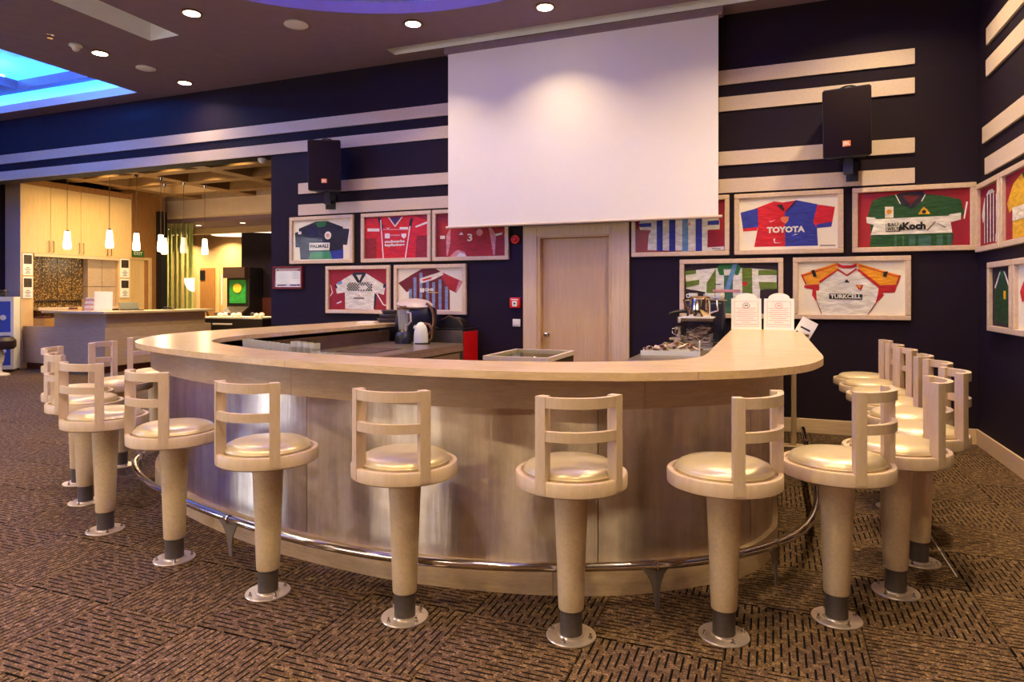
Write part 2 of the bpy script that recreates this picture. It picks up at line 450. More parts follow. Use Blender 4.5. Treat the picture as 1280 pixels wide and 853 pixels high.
for x, y, t in rest:
    b0 = len(vs); h = TS / 2 - .0015
    q = [(-h, -h), (h, -h), (h, h), (-h, h)]
    vs += [(x + a, y + b, -.0005) for a, b in q]; fsx.append((b0, b0 + 1, b0 + 2, b0 + 3))
    uvs += [((a + 3, b + 3) if t == 0 else (b + 3, a + 3)) for a, b in q]
me = bpy.data.meshes.new('carpet_rest'); me.from_pydata(vs, [], fsx); ul = me.uv_layers.new(name='UVMap')
for k, uvv in enumerate(uvs): ul.data[k].uv = uvv
me.materials.append(MATS['carpet'])
o = obj('carpet_beyond', me, None, fl); o['kind'] = 'stuff'

# --- walls
bm = bmesh.new()
bm_box(bm, -6.68, -2.66, WY, WY + .25, -.01, CZ); bm_box(bm, -1.71, WX + .2, WY, WY + .25, -.01, CZ)
bm_box(bm, -2.66, -1.71, WY, WY + .25, 2.165, CZ); bm_box(bm, LX, -6.68, WY, WY + .25, 3.44, CZ)
w = obj('wall_back', bm, 'wall_plum'); tag(w, 'dark plum back wall with cream horizontal bands', kind='structure')
tag(box('wall_right', (WX, WX + .2, RY - .2, WY, -.01, CZ), 'wall_plum'), 'dark plum right wall with angled cream bands', kind='structure')
tag(box('wall_left', (LX - .2, LX, 5.5, 11.2, -.01, CZ), 'wall_plum'), 'dark plum wall at far left', kind='structure')
tag(box('wall_left_front', (LX - .2, LX, RY - .2, 5.5, -.01, CZ), 'lavender_reflect'), 'unseen left wall, coloured lavender to put purple in the steel reflection', kind='structure')
tag(box('wall_rear', (LX, WX, RY - .2, RY, -.01, CZ), 'rear_brown'), 'brown wall behind the camera', kind='structure')

# windows added behind the camera and in the left wall for the steel reflections
for n_, (horiz, a, b) in enumerate(((True, -7.7, -3.0), (False, -3.2, -.8))):
    wn_ = thing('window_%d' % (n_ + 1), 'unseen daylit window added for the steel reflections', None, (0, 0, 0)); wn_['kind'] = 'structure'
    def wb(name, u0, u1, z0, z1, d0, d1, mat):
        return box(name, (u0, u1, RY + d0, RY + d1, z0, z1) if horiz else (LX + d0, LX + d1, u0, u1, z0, z1), mat, wn_)
    m_ = (a + b) / 2
    pm = 'unseen_pane_warm' if horiz else 'unseen_pane_cool'; wb('pane', a, m_ - .03, .6, 3.3, .0, .02, pm); wb('pane', m_ + .03, b, .6, 3.3, .0, .02, pm)
    for u0, u1, z0, z1 in ((a - .07, b + .07, 3.3, 3.38), (a - .07, b + .07, .52, .6), (a - .07, a, .6, 3.3), (b, b + .07, .6, 3.3), (m_ - .03, m_ + .03, .6, 3.3)): wb('frame_bar', u0, u1, z0, z1, 0, .05, 'white_plastic')
# cream bands (trims)
k = 0
for z0, z1 in ((3.735, 3.89), (3.445, 3.6)):
    k += 1; tag(box('trim_%d' % k, (LX, 1.317, WY - .022, WY, z0, z1), 'stripe_cream'), 'long cream band across the back wall', kind='structure')
for z0, z1 in ((2.855, 3.005), (2.555, 2.705)):
    k += 1; tag(box('trim_%d' % k, (-6.188, 1.317, WY - .022, WY, z0, z1), 'stripe_cream'), 'cream band above the framed jerseys', kind='structure')
for (z0, z1), y1 in zip(((3.735, 3.89), (3.445, 3.6), (2.855, 3.005), (2.555, 2.705)), (7.26, 7.27, 7.38, 7.3)):
    k += 1; tag(box('trim_%d' % k, (WX - .022, WX, RY, y1, z0, z1), 'stripe_cream'), 'cream band on the right wall', kind='structure')

# baseboards
tag(box('baseboard_back', (-1.5, WX - .02, WY - .02, WY, 0, .15), 'wood_pale', bev=.003), kind='structure')
tag(box('baseboard_right', (WX - .02, WX, RY, WY, 0, .15), 'wood_pale', bev=.003), kind='structure')
tag(box('baseboard_left', (-6.68, -2.84, WY - .02, WY, 0, .15), 'wood_pale', bev=.003), kind='structure')
tag(box('trim_9', (.880, .885, 4.0, 4.95, 0, .004), 'white_plastic'), 'thin pale joint strip on the carpet', kind='structure')

# door
dr = thing('door_1', 'pale wooden door in a wide matching frame between the jerseys', None, (0, 0, 0)); dr['kind'] = 'structure'
bm = bmesh.new()
bm_box(bm, -2.819, -2.643, WY - .035, WY, 0, 2.28, .004); bm_box(bm, -1.729, -1.524, WY - .035, WY, 0, 2.28, .004); bm_box(bm, -2.643, -1.729, WY - .035, WY, 2.147, 2.28, .004)
obj('casing', bm, 'wood_pale_z', dr)
bm = bmesh.new()
bm_box(bm, -2.66, -2.605, WY - .02, WY + .14, 0, 2.165, .003); bm_box(bm, -1.765, -1.71, WY - .02, WY + .14, 0, 2.165, .003); bm_box(bm, -2.605, -1.765, WY - .02, WY + .14, 2.125, 2.165, .003)
obj('jamb', bm, 'wood_door', dr)
lf = box('door_leaf', (-2.602, -1.768, WY + .06, WY + .1, .005, 2.122), 'wood_door', dr, .003)
bm = bmesh.new(); M0 = Matrix.Translation((-2.54, WY + .06, .965)) @ Matrix.Rotation(R(90), 4, 'X')
bm_lathe(bm, [(.028, 0), (.028, .006), (.012, .012), (.012, .03), (.026, .042), (.03, .055), (.022, .068), (0, .07)], 20); bmesh.ops.transform(bm, matrix=M0, verts=bm.verts)
obj('door_knob', bm, 'chrome', lf, True)

# --- ceiling with its recesses
DC, DR = (-2.9, 3.5), 2.9
CX0, CX1, CY0, CY1 = -13.6, -8.93, -2.0, 7.28
SL1 = (-4.47, .6, 7.12, 7.33); SL2 = (-6.96, -6.5, 1.5, 5.85)
def rect(x0, x1, y0, y1): return [(x0, y0), (x1, y0), (x1, y1), (x0, y1)]
bm = bmesh.new(); edges = []
loops = [rect(LX, WX, RY, WY), [(DC[0] + DR * math.cos(2 * math.pi * k / 96), DC[1] + DR * math.sin(2 * math.pi * k / 96)) for k in range(96)], rect(CX0, CX1, CY0, CY1), rect(*SL1), rect(*SL2)]
for L in loops:
    v = [bm.verts.new((x, y, CZ)) for x, y in L]
    edges += [bm.edges.new((v[k], v[(k + 1) % len(v)])) for k in range(len(v))]
bmesh.ops.triangle_fill(bm, use_beauty=True, edges=edges)
ceil = obj('ceiling', bm, 'ceiling_mauve'); tag(ceil, 'mauve grey ceiling with lit recesses', kind='structure')
def liner(name, x0, x1, y0, y1, h, mat):
    bm = bmesh.new()
    for a, b in (((x0, y0), (x1, y0)), ((x1, y0), (x1, y1)), ((x1, y1), (x0, y1)), ((x0, y1), (x0, y0))):
        bm.faces.new([bm.verts.new(p) for p in ((*a, CZ), (*b, CZ), (*b, CZ + h), (*a, CZ + h))])
    bm.faces.new([bm.verts.new((*p, CZ + h)) for p in rect(x0, x1, y0, y1)])
    return obj(name, bm, mat, ceil)
liner('slot_recess', *SL1, .16, 'cove_white'); liner('slot_recess', *SL2, .22, 'cove_white')
# dome
bm = bmesh.new(); n = 96
def ring(r, z): return [bm.verts.new((DC[0] + r * math.cos(2 * math.pi * k / n), DC[1] + r * math.sin(2 * math.pi * k / n), z)) for k in range(n)]
RR = [ring(DR, CZ + .12), ring(DR, CZ + .17), ring(DR + .05, CZ + .17), ring(DR + .05, CZ + .12), ring(DR + .42, CZ + .12), ring(DR + .42, CZ + .45)]
for A, B in zip(RR, RR[1:]):
    for k in range(n): bm.faces.new((A[k], A[(k + 1) % n], B[(k + 1) % n], B[k]))
bm.faces.new(RR[-1]); obj('dome_recess', bm, 'cove_white', ceil)
bm = bmesh.new(); bm_tube(bm, [(DC[0] + (DR + .25) * math.cos(2 * math.pi * k / n), DC[1] + (DR + .25) * math.sin(2 * math.pi * k / n), CZ + .15) for k in range(n)], .02, 6, True)
obj('dome_light_strip', bm, 'led_dome', ceil)
bm = bmesh.new(); RR = [ring(DR, CZ), ring(DR, CZ + .17)]
for k in range(n): bm.faces.new((RR[0][k], RR[0][(k + 1) % n], RR[1][(k + 1) % n], RR[1][k]))
obj('dome_riser', bm, 'ceiling_mauve', ceil)
# left cove
bm = bmesh.new()
def rring(x0, x1, y0, y1, z): return [bm.verts.new((x, y, z)) for x, y in rect(x0, x1, y0, y1)]
E2 = .3
RR = [rring(CX0, CX1, CY0, CY1, CZ), rring(CX0, CX1, CY0, CY1, CZ + .13), rring(CX0 - .03, CX1 + .03, CY0 - .03, CY1 + .03, CZ + .13), rring(CX0 - .03, CX1 + .03, CY0 - .03, CY1 + .03, CZ + .09),
      rring(CX0 - E2, CX1 + E2, CY0 - E2, CY1 + E2 - .03, CZ + .09), rring(CX0 - E2, CX1 + E2, CY0 - E2, CY1 + E2 - .03, CZ + .62)]
for A, B in zip(RR, RR[1:]):
    for k in range(4): bm.faces.new((A[k], A[(k + 1) % 4], B[(k + 1) % 4], B[k]))
bm.faces.new(RR[-1]); obj('cove_recess', bm, 'cove_white', ceil)
bm = bmesh.new(); e = .16
bm_tube(bm, [(x, y, CZ + .115) for x, y in rect(CX0 - e, CX1 + e, CY0 - e, CY1 + e)], .02, 6, True); obj('cove_light_strip', bm, 'led_left', ceil)
# floating frame in the left cove
def frame_ring(name, x0, x1, y0, y1, wd, z0, z1, mat):
    bm = bmesh.new()
    bm_box(bm, x0, x1, y0, y0 + wd, z0, z1); bm_box(bm, x0, x1, y1 - wd, y1, z0, z1)
    bm_box(bm, x0, x0 + wd, y0 + wd, y1 - wd, z0, z1); bm_box(bm, x1 - wd, x1, y0 + wd, y1 - wd, z0, z1)
    return obj(name, bm, mat, ceil)
box('cove_floating_panel', (-13.4, -11.2, 0.0, 7.12, CZ + .22, CZ + .36), 'ceiling_mauve', ceil)
box('cove_floating_panel', (-11.2, -8.8, 6.98, 7.12, CZ + .22, CZ + .36), 'ceiling_mauve', ceil)
box('cove_floating_panel', (-13.4, -10.1, 4.9, 5.5, CZ + .44, CZ + .58), 'cove_white', ceil)
bm = bmesh.new(); bm_tube(bm, [(x, y, CZ + .43) for x, y in rect(-13.0, -11.4, .3, 6.9)], .02, 6, True); obj('cove_light_strip', bm, 'led_left', ceil)

# --- ceiling fixtures
def downlight(x, y, z, label, power, col=WARM, group='recessed ceiling downlights', r=.085, glow='lamp_glow', spread=140):
    t = thing('ceiling_downlight', label, 'downlight', (x, y, z), 0, group)
    bm = bmesh.new(); bm_lathe(bm, [(r * 1.28, 0.0), (r * 1.3, -.008), (r * 1.1, -.014), (r, -.012), (r, -.004)], 28); obj('trim_ring', bm, 'bronze', t, True)
    bm = bmesh.new(); bm_lathe(bm, [(0, -.0145), (r * .7, -.0148), (r, -.0125), (r, -.010)], 24); obj('lamp_lens', bm, glow, t, True)
    area_lamp('downlight_lamp', (0, 0, -.03), power, col, r * 1.6, spread, parent=t)
    return t
seen = [(-5.85, 5.43, 'glowing downlight beside the end of the cream ceiling slot'), (-7.9, 5.91, 'glowing downlight between the smoke detector and the blue cove'), (-7.87, 7.18, 'glowing downlight nearest the top of the back wall at left'),
        (-3.76, 6.55, 'glowing downlight left of the screen near the blue dome rim'), (-2.24, 6.68, 'glowing downlight above the middle of the projection screen')]
for (x, y, l), k in zip(seen, (1, 1, .3, .45, .45)): downlight(x, y, CZ, l, DOWNLIGHT_W * k, spread=112 if k == .45 else 140)
out = 'unseen recessed ceiling downlight outside the picture'
for a in (15, 45, 178, 208, 238, 268, 298, 330):
    downlight(DC[0] + 3.38 * math.cos(R(a)), DC[1] + 3.38 * math.sin(R(a)), CZ, out, DOWNLIGHT_W, group='downlights outside the picture')
for x, y in ((1.0, 6.6), (1.0, 4.6), (1.0, 2.2), (1.0, -.4), (-2.2, -2.2), (-5.2, -2.2), (-.2, -2.6), (-8, -.5), (-7.9, 2.4), (-7.9, -2.6)):  # further unseen downlights put in as fill light
    downlight(x, y, CZ, out, DOWNLIGHT_W, group='downlights outside the picture')
def ceiling_disc(name, label, cat, x, y, prof, mat='white_plastic'):
    bm = bmesh.new(); bm_lathe(bm, prof, 24); o = obj(name, bm, mat, None, True, (x, y, CZ)); return tag(o, label, cat)
ceiling_disc('ceiling_speaker', 'round white ceiling disc between two downlights near the dome', 'speaker', -5.0, 6.09, [(.13, 0), (.135, -.012), (.12, -.018), (.05, -.02), (0, -.02)])
ceiling_disc('ceiling_speaker', 'round white ceiling disc near the corner of the blue cove', 'speaker', -7.85, 6.53, [(.12, 0), (.125, -.012), (.11, -.018), (.05, -.02), (0, -.02)])
ceiling_disc('smoke_detector', 'white cone-shaped smoke detector on the ceiling', 'smoke detector', -7.92, 5.61, [(.07, 0), (.075, -.02), (.05, -.035), (.035, -.07), (.02, -.08), (0, -.082)])
ceiling_disc('ceiling_sprinkler', 'tiny metal sprinkler on the ceiling left of the smoke detector', 'sprinkler', -7.89, 5.28, [(.04, 0), (.042, -.006), (.012, -.01), (.01, -.035), (.03, -.04), (.03, -.044), (0, -.044)], 'chrome')
bm = bmesh.new(); bm_lathe(bm, [(.06, 0), (.065, -.02), (.05, -.05), (.03, -.07), (0, -.075)], 20)
tag(obj('smoke_detector', bm, 'white_plastic', None, True, (-6.95, 7.72, 3.44)), 'white detector under the beam at the lobby opening', 'smoke detector')

# ================================================================== LOBBY
lob = (LX, -6.3)
tag(box('wall_lobby', (LX - .2, -13.9, 10.9, 12.05, -.01, 4.05), 'wood_brown'), 'brown wood panelled wall beside the reception', kind='structure')
# coffered ceiling
cc = box('ceiling_lobby', (LX - 1, -5.9, WY + .25, LOBY, 4.05, 4.15), 'coffer_dark'); tag(cc, 'dark coffered lobby ceiling with pale beams', kind='structure')
for x in (-8.2, -9.85, -11.55, -13.25): box('coffer_beam', (x - .15, x + .15, WY + .25, LOBY, 3.8, 4.05), 'coffer_tan', cc)
for y in (8.5, 9.58, 10.62, 11.75):
    xs = [-14.9, -13.4, -13.1, -11.7, -11.4, -10.0, -9.7, -8.35, -8.05, -5.95]
    for a in range(0, len(xs), 2): box('coffer_beam', (xs[a], xs[a + 1], y - .13, y + .13, 3.801, 4.05), 'coffer_tan', cc)
box('light_panel', (-13.05, -11.75, 10.8, 11.55, 4.03, 4.052), 'panel_glow', cc)
bm = bmesh.new(); bm_box(bm, -15.2, -5.9, LOBY, LOBY + .3, 3.39, 3.8); tag(obj('trim_10', bm, 'cream_paint'), 'cream cross beam at the back of the lobby', kind='structure')
tag(box('trim_11', (-15.2, -5.9, LOBY - .04, LOBY + .34, 3.8, 4.05), 'wood_desk'), 'brown cap above the lobby cross beam', kind='structure')
tag(box('trim_12', (-13.9, -13.74, 11.84, 12.02, 0, 3.45), 'black_plastic'), 'dark post at the end of the lobby wall', kind='structure')
# lobby door
d2 = thing('door_2', 'narrow wooden door under the green exit sign', None, (0, 0, 0)); d2['kind'] = 'structure'
bm = bmesh.new(); bm_box(bm, -13.9, -13.87, 10.95, 11.02, 0, 2.32); bm_box(bm, -13.9, -13.87, 11.62, 11.7, 0, 2.32); bm_box(bm, -13.9, -13.87, 11.02, 11.62, 2.26, 2.32)
obj('casing', bm, 'wood_cabinet', d2); box('door_leaf', (-13.9, -13.885, 11.02, 11.5, 0, 2.26), 'wood_cabinet', d2)
ex = thing('exit_sign', 'small green exit sign above the lobby door', 'exit sign', (-13.87, 11.3, 2.40), R(90))
bm = bmesh.new(); bm_box(bm, -.17, .17, -.03, .0, -.07, .07, .008); obj('sign_body', bm, 'exit_green', ex)
obj('lettering', text_mesh('EXIT', .11, 'paper_white', .002), None, ex, loc=(0, -.032, 0))

# far zone beyond the cross beam
tag(box('wall_far', (-22, -5.9, 16.0, 16.2, -.01, 3.5), 'tile_cream'), 'cream patterned wall far beyond the lobby', kind='structure')
tag(box('wall_far_dark', (-14.45, -5.9, 15.2, 15.4, -.01, 3.3), 'wall_plum'), 'dark wall behind the games machine', kind='structure')
tag(box('trim_13', (-14.45, -5.9, 15.14, 15.2, -.01, 1.35), 'maroon_panel'), 'brown lower panelling behind the games machine', kind='structure')
cf = box('ceiling_far', (-22, -5.9, LOBY + .3, 16.2, 3.3, 3.4), 'ceiling_mauve'); tag(cf, 'dim ceiling over the far games area', kind='structure')
box('ceiling_bulkhead', (-22, -5.9, 14.2, 14.35, 3.14, 3.3), 'wood_desk', cf)
bm = bmesh.new(); bm_tube(bm, [(-14.0 + 1.1 * math.cos(2 * math.pi * k / 40), 14.9 + .6 * math.sin(2 * math.pi * k / 40), 3.22) for k in range(40)], .07, 8, True); obj('oval_light_ring', bm, 'panel_glow', cf, True)
fars = [(-15.9, 13.9, 'small glowing downlight nearest the glass partition'), (-15.6, 15.4, 'small glowing downlight over the cream patterned wall'), (-12.7, 13.4, 'small glowing downlight left of the oval light ring'), (-14.3, 13.5, 'small downlight added behind the lobby cross beam to brighten the green strips'), (-17.3, 15.3, 'small glowing downlight above the far door')]  # lamp behind the cross beam is added to brighten the green strips
for x, y, l in fars: downlight(x, y, 3.3, l, 60, (1, .72, .38), group='downlights in the games area', r=.07, glow='far_glow')
d3 = thing('door_3', 'tall wooden door in the far patterned wall', None, (0, 0, 0)); d3['kind'] = 'structure'
box('casing', (-16.95, -16.05, 15.95, 16.0, 0, 2.42), 'wood_cabinet', d3); box('door_leaf', (-16.80, -16.2, 15.92, 15.95, 0, 2.27), 'wood_brown', d3)
box('glazing', (-16.79, -16.6, 15.9, 15.92, 1.9, 2.2), 'black_plastic', d3)
# glass partition with green hangings
gp = thing('glass_partition', 'glass partition with pale green hanging strips at the lobby end', 'partition', (0, 0, 0))
box('glass_pane', (-15.1, -13.7, 12.82, 12.84, 0, 3.3), 'green_glass', gp)
for k in range(9):
    x = -15.05 + k * .14 + .02 * math.sin(k * 2.1)
    bm = bmesh.new(); bm_tube(bm, [(x, 12.95 + .05 * math.cos(k), z) for z in (0.02, 1.6, 3.28)], .035, 8); obj('hanging_strip', bm, 'green_curtain', gp, True)
box('handle', (-14.55, -14.53, 12.76, 12.82, 1.0, 1.35), 'chrome', gp)
bm = bmesh.new(); bm_prism(bm, [(.0, .0)] + [(-.3 * math.cos(R(a)), -.34 * math.sin(R(a))) for a in range(0, 91, 9)], -.02, .02)
tag(obj('quarter_round_sign', bm, 'panel_glow', None, False, (-13.72, 12.795, 1.86)), 'glowing white quarter-round sign by the glass partition', 'sign')

# reception wall cabinet
rc = thing('reception_cabinet', 'tall honey wood wall cabinet with mosaic niche behind the reception', 'cabinet', (0, 0, 0))
FX = -13.55
box('end_panel', (LX, FX, 8.5, 8.52, 0, 3.72), 'stripe_cream', rc)
box('body', (LX, FX - .03, 8.52, 8.76, 0, 2.26), 'wood_cabinet', rc); box('body', (LX, FX - .03, 10.6, 10.9, 0, 2.26), 'wood_cabinet', rc)
box('body', (LX, FX - .03, 8.52, 10.9, 2.26, 3.72), 'wood_cabinet', rc); box('body', (LX, FX - .03, 8.76, 10.6, 0, .9), 'wood_cabinet', rc)
box('niche_edge', (FX - .03, FX, 8.76, 10.62, 2.2, 2.26), 'wood_pale', rc)
ys = [8.52, 9.08, 9.71, 10.34, 10.9]
for a, b in zip(ys, ys[1:]):
    d = box('cabinet_door', (FX - .03, FX, a + .004, b - .004, 2.265, 3.6), 'wood_cabinet', rc)
    for yy in ((a + .045,) if a > 8.6 else ()) + ((b - .045,) if b < 10.8 else ()):
        bm = bmesh.new(); bm_tube(bm, [(FX, yy, 2.3), (FX + .03, yy, 2.3), (FX + .03, yy, 2.52), (FX, yy, 2.52)], .007, 6); obj('handle', bm, 'bronze', d)
box('cornice', (FX - .03, FX + .01, 8.5, 10.92, 3.605, 3.72), 'wood_brown', rc)
for a, b in ((8.78, 9.07), (9.08, 9.38), (9.39, 9.68), (9.69, 9.93)): box('mosaic_panel', (LX + .05, LX + .2, a, b, .9, 2.2), 'mosaic_brown', rc)
for a, b in ((9.95, 10.26), (10.27, 10.59)):
    box('niche_panel', (LX + .05, FX - .12, a, b, 1.62, 2.2), 'wood_desk', rc); box('niche_panel', (LX + .05, FX - .12, a, b, .9, 1.61), 'wood_desk', rc)
box('back_counter', (LX + .2, FX + .1, 8.78, 10.6, 1.13, 1.18), 'stripe_cream', rc)
box('rail', (LX + .2, LX + .23, 8.95, 9.9, 1.30, 1.32), 'chrome', rc)
# menu cards on the cabinet columns
pl = ['upper photo menu card on the left cabinet column', 'lower photo menu card on the left cabinet column', 'upper photo menu card on the right cabinet column', 'lower photo menu card on the right cabinet column']
k = 0
for ya, yb in ((8.55, 8.74), (10.63, 10.85)):
    for z0, z1 in ((1.82, 2.25), (1.37, 1.79)):
        t = thing('menu_card', pl[k], 'menu', (FX - .03, (ya + yb) / 2, z0), R(90), 'photo menu cards on the reception cabinet'); k += 1; hw = (yb - ya) / 2
        box('board', (-hw, hw, -.02, 0, 0, z1 - z0), 'paper_white', t, .004)
        box('photograph', (-hw + .02, hw - .02, -.022, -.02, (z1 - z0) * .52, (z1 - z0) - .03), 'photo_dark', t)
        bm = bmesh.new()
        for q, ww in enumerate((.5, .35, .6, .3)): bm_box(bm, -hw * ww, hw * ww, -.022, -.02, .04 + q * .035, .055 + q * .035)
        obj('print', bm, 'ink_grey', t)
# reception desk
rd = thing('reception_desk', 'two-tier reception desk with pale top in the lobby', 'desk', (0, 0, 0))
bm = bmesh.new(); bm_box(bm, FX, -11.3, 8.55, 8.62, .13, .83); bm_box(bm, -11.37, -11.3, 8.62, 11.0, .13, .83); obj('lower_panel', bm, 'wood_desk', rd)
bm = bmesh.new(); bm_box(bm, FX, -11.36, 8.62, 8.66, 0, .13); bm_box(bm, -11.44, -11.36, 8.66, 11.0, 0, .13); obj('toe_kick', bm, 'maroon_panel', rd)
bm = bmesh.new(); bm_box(bm, FX, -11.37, 8.62, 9.2, .80, .829); bm_box(bm, -11.9, -11.37, 9.2, 11.0, .80, .829); obj('ledge', bm, 'wood_desk', rd)
bm = bmesh.new(); bm_box(bm, -12.82, -11.42, 8.66, 8.72, .83, 1.09); bm_box(bm, -11.48, -11.42, 8.72, 10.95, .83, 1.09); obj('upper_panel', bm, 'wood_desk', rd)
bm = bmesh.new(); bm_box(bm, -12.95, -11.27, 8.5, 8.98, 1.09, 1.135, .004); bm_box(bm, -11.8, -11.27, 8.98, 11.05, 1.09, 1.135, .004); obj('desk_top', bm, 'stripe_cream', rd)
# things on the desk
t = thing('sign_stand', 'white framed notice standing on the reception desk corner', 'sign', (-11.75, 8.85, 1.135), R(46))
bm = bmesh.new(); bm_box(bm, -.15, .15, -.012, .012, 0, .37, .004); bmesh.ops.rotate(bm, verts=bm.verts, cent=(0, 0, 0), matrix=Matrix.Rotation(R(-12), 3, 'X')); obj('frame', bm, 'white_plastic', t)
bm = bmesh.new(); bm_box(bm, -.12, .12, -.016, -.013, .04, .33); bmesh.ops.rotate(bm, verts=bm.verts, cent=(0, 0, 0), matrix=Matrix.Rotation(R(-12), 3, 'X')); obj('paper', bm, 'paper_white', t)
box('foot', (-.1, .1, 0, .12, 0, .01), 'white_plastic', t)
t = thing('laptop', 'dark laptop on the reception desk beside the notice', 'laptop', (-11.55, 9.3, 1.135), R(70))
box('base', (-.17, .17, -.12, .12, 0, .02), 'black_plastic', t, .004); bm = bmesh.new(); bm_box(bm, -.17, .17, -.008, .008, 0, .16); bmesh.ops.rotate(bm, verts=bm.verts, cent=(0, 0, 0), matrix=Matrix.Rotation(R(-35), 3, 'X')); obj('lid', bm, 'black_plastic', t, loc=(0, .12, .02))
for k, (dx, dz, l) in enumerate(((0, 0, 'pink and white carton at the bottom of the pile on the reception desk'), (.02, .085, 'pink and white carton in the middle of the pile on the reception desk'), (.05, .17, 'white carton on top of the pile on the reception desk'))):
    t = thing('carton', l, 'box', (-12.02 + dx, 8.8, 1.135 + dz), R(8 * k), 'cartons on the reception desk')
    box('body', (-.085, .085, -.06, .06, 0, .082), 'paper_white', t, .003); box('print_band', (-.087, .087, -.062, .062, .02, .045), 'cloth_pink', t)
t = thing('card_box', 'tall tan card box on the reception desk', 'box', (-12.22, 8.85, 1.135)); box('body', (-.05, .05, -.04, .04, 0, .2), 'cardboard', t, .003); box('flap', (-.05, .05, -.04, -.038, .2, .24), 'cardboard', t)
t = thing('leaflet_tray', 'small tan and red leaflet tray on the reception desk', 'tray', (-12.5, 8.85, 1.135)); box('tray', (-.15, .15, -.06, .06, 0, .03), 'cardboard', t, .003); box('leaflets', (-.12, 0, -.05, .05, .03, .06), 'maroon_panel', t)
t = thing('stapler', 'small dark stapler on the far end of the reception desk', 'stapler', (-11.5, 10.1, 1.135), R(20)); box('base', (-.1, .1, -.025, .025, 0, .02), 'black_plastic', t, .004); box('arm', (-.1, .06, -.02, .02, .03, .06), 'black_plastic', t, .008)
t = thing('wooden_crate', 'small wooden crate on the low end of the reception desk', 'crate', (-13.25, 8.75, .83))
for y in (-.1, .09): box('side', (-.16, .16, y, y + .012, 0, .15), 'cardboard', t)
for x in (-.16, .148): box('side', (x, x + .012, -.09, .09, 0, .15), 'cardboard', t)
box('contents', (-.13, .13, -.08, .08, .01, .19), 'maroon_panel', t)

# pendant lamps
pend = [(-12.493, 8.683, 'lit', 'leftmost lit white glass pendant lamp over the reception desk'), (-11.519, 8.806, 'lit', 'lit white glass pendant lamp, second from left, over the desk corner'), (-11.632, 9.46, 'lit', 'lit white glass pendant lamp in front of the exit sign'),
        (-11.485, 9.893, 'lit', 'lit white glass pendant lamp left of a close pair by the dark post'), (-12.099, 10.512, 'lit', 'lit white glass pendant lamp right of a close pair by the dark post'), (-11.552, 10.512, 'off', 'unlit white glass pendant lamp before the green glass partition'),
        (-11.454, 10.98, 'lit', 'rightmost lit white glass pendant lamp over the reception desk')]
for x, y, st, l in pend:
    t = thing('pendant_lamp', l, 'pendant lamp', (x, y, 2.31), 0, 'pendant lamps over the reception desk')
    bm = bmesh.new(); bm_lathe(bm, [(.0, .0), (.05, .0), (.064, .02), (.066, .08), (.046, .3), (.046, .335), (0, .335)], 20)
    obj('glass_shade', bm, 'pendant_glow' if st == 'lit' else 'white_plastic', t, True)
    bm = bmesh.new(); bm_cyl(bm, (0, 0, .335), (0, 0, 1.45), .005, n=6); obj('cord', bm, 'steel_dark', t)
    bm = bmesh.new(); bm_lathe(bm, [(0, .335), (.03, .335), (.03, .36), (.0, .37)], 12); obj('cap', bm, 'chrome', t, True)
    bm = bmesh.new(); bm_lathe(bm, [(0, 1.44), (.035, 1.44), (.045, 1.5), (0, 1.5)], 14); obj('ceiling_rose', bm, 'chrome', t, True)
    if st == 'lit':
        pl_ = bpy.data.lights.new('pendant_bulb', 'POINT'); pl_.energy = 9; pl_.color = (1, .74, .42); pl_.shadow_soft_size = .1
        po = bpy.data.objects.new('pendant_bulb', pl_); COL.objects.link(po); po.parent = t; po.location = (0, 0, -.13)
for x, y in ((-12.4, 9.05), (-10.7, 9.05), (-9.0, 9.05), (-12.4, 10.05), (-10.7, 10.05), (-9.0, 10.05)):  # lamps added out of sight to light the desk and cabinets
    downlight(x, y, 4.045, 'unseen lobby downlight added behind the header beam', LOBBY_W, (1, .70, .30), 'added lobby downlights in the coffers', .06)

# blue locker
bl = thing('blue_locker', 'white framed locker with two blue doors at far left', 'locker', (-13.48, 8.08, 0), R(42))
bm = bmesh.new()
bm_box(bm, -.27, -.22, -.15, .2, .05, 1.4); bm_box(bm, .22, .27, -.15, .2, .05, 1.4)
for z0, z1 in ((.05, .12), (.68, .74), (1.32, 1.4)): bm_box(bm, -.22, .22, -.15, .2, z0, z1)
bm_box(bm, -.22, .22, .18, .2, .12, 1.32); obj('cabinet_frame', bm, 'white_plastic', bl)
for z0, z1 in ((.125, .675), (.745, 1.315)):
    d = box('door', (-.215, .215, -.135, -.115, z0, z1), 'blue_door', bl, .004)
    bm = bmesh.new(); bm_lathe(bm, [(0, -.004), (.05, -.004), (.05, .004), (0, .006)], 16); bmesh.ops.transform(bm, matrix=Matrix.Translation((.1, -.137, z0 + .27)) @ Matrix.Rotation(R(90), 4, 'X'), verts=bm.verts); obj('white_disc', bm, 'white_plastic', d)
    bm = bmesh.new(); bm_tube(bm, [(.02 + .035 * math.cos(a), -.14, z0 + .11 + .06 * math.sin(a)) for a in [2 * math.pi * q / 14 for q in range(14)]], .009, 6, True); obj('ring_handle', bm, 'chrome', d)
for x in (-.24, .24):
    for y in (-.12, .17):
        bm = bmesh.new(); bm_cyl(bm, (x, y, 0), (x, y, .05), .018, n=8); obj('foot', bm, 'black_plastic', bl)
wb = thing('wire_basket', 'dark wire basket on top of the blue locker', 'basket', (-13.48, 8.08, 1.4))
for z, r in ((.006, .1), (.06, .13), (.12, .15)):
    bm = bmesh.new(); bm_tube(bm, [(r * math.cos(2 * math.pi * q / 20), r * math.sin(2 * math.pi * q / 20), z) for q in range(20)], .006, 5, True); obj('hoop', bm, 'sleeve_grey', wb)
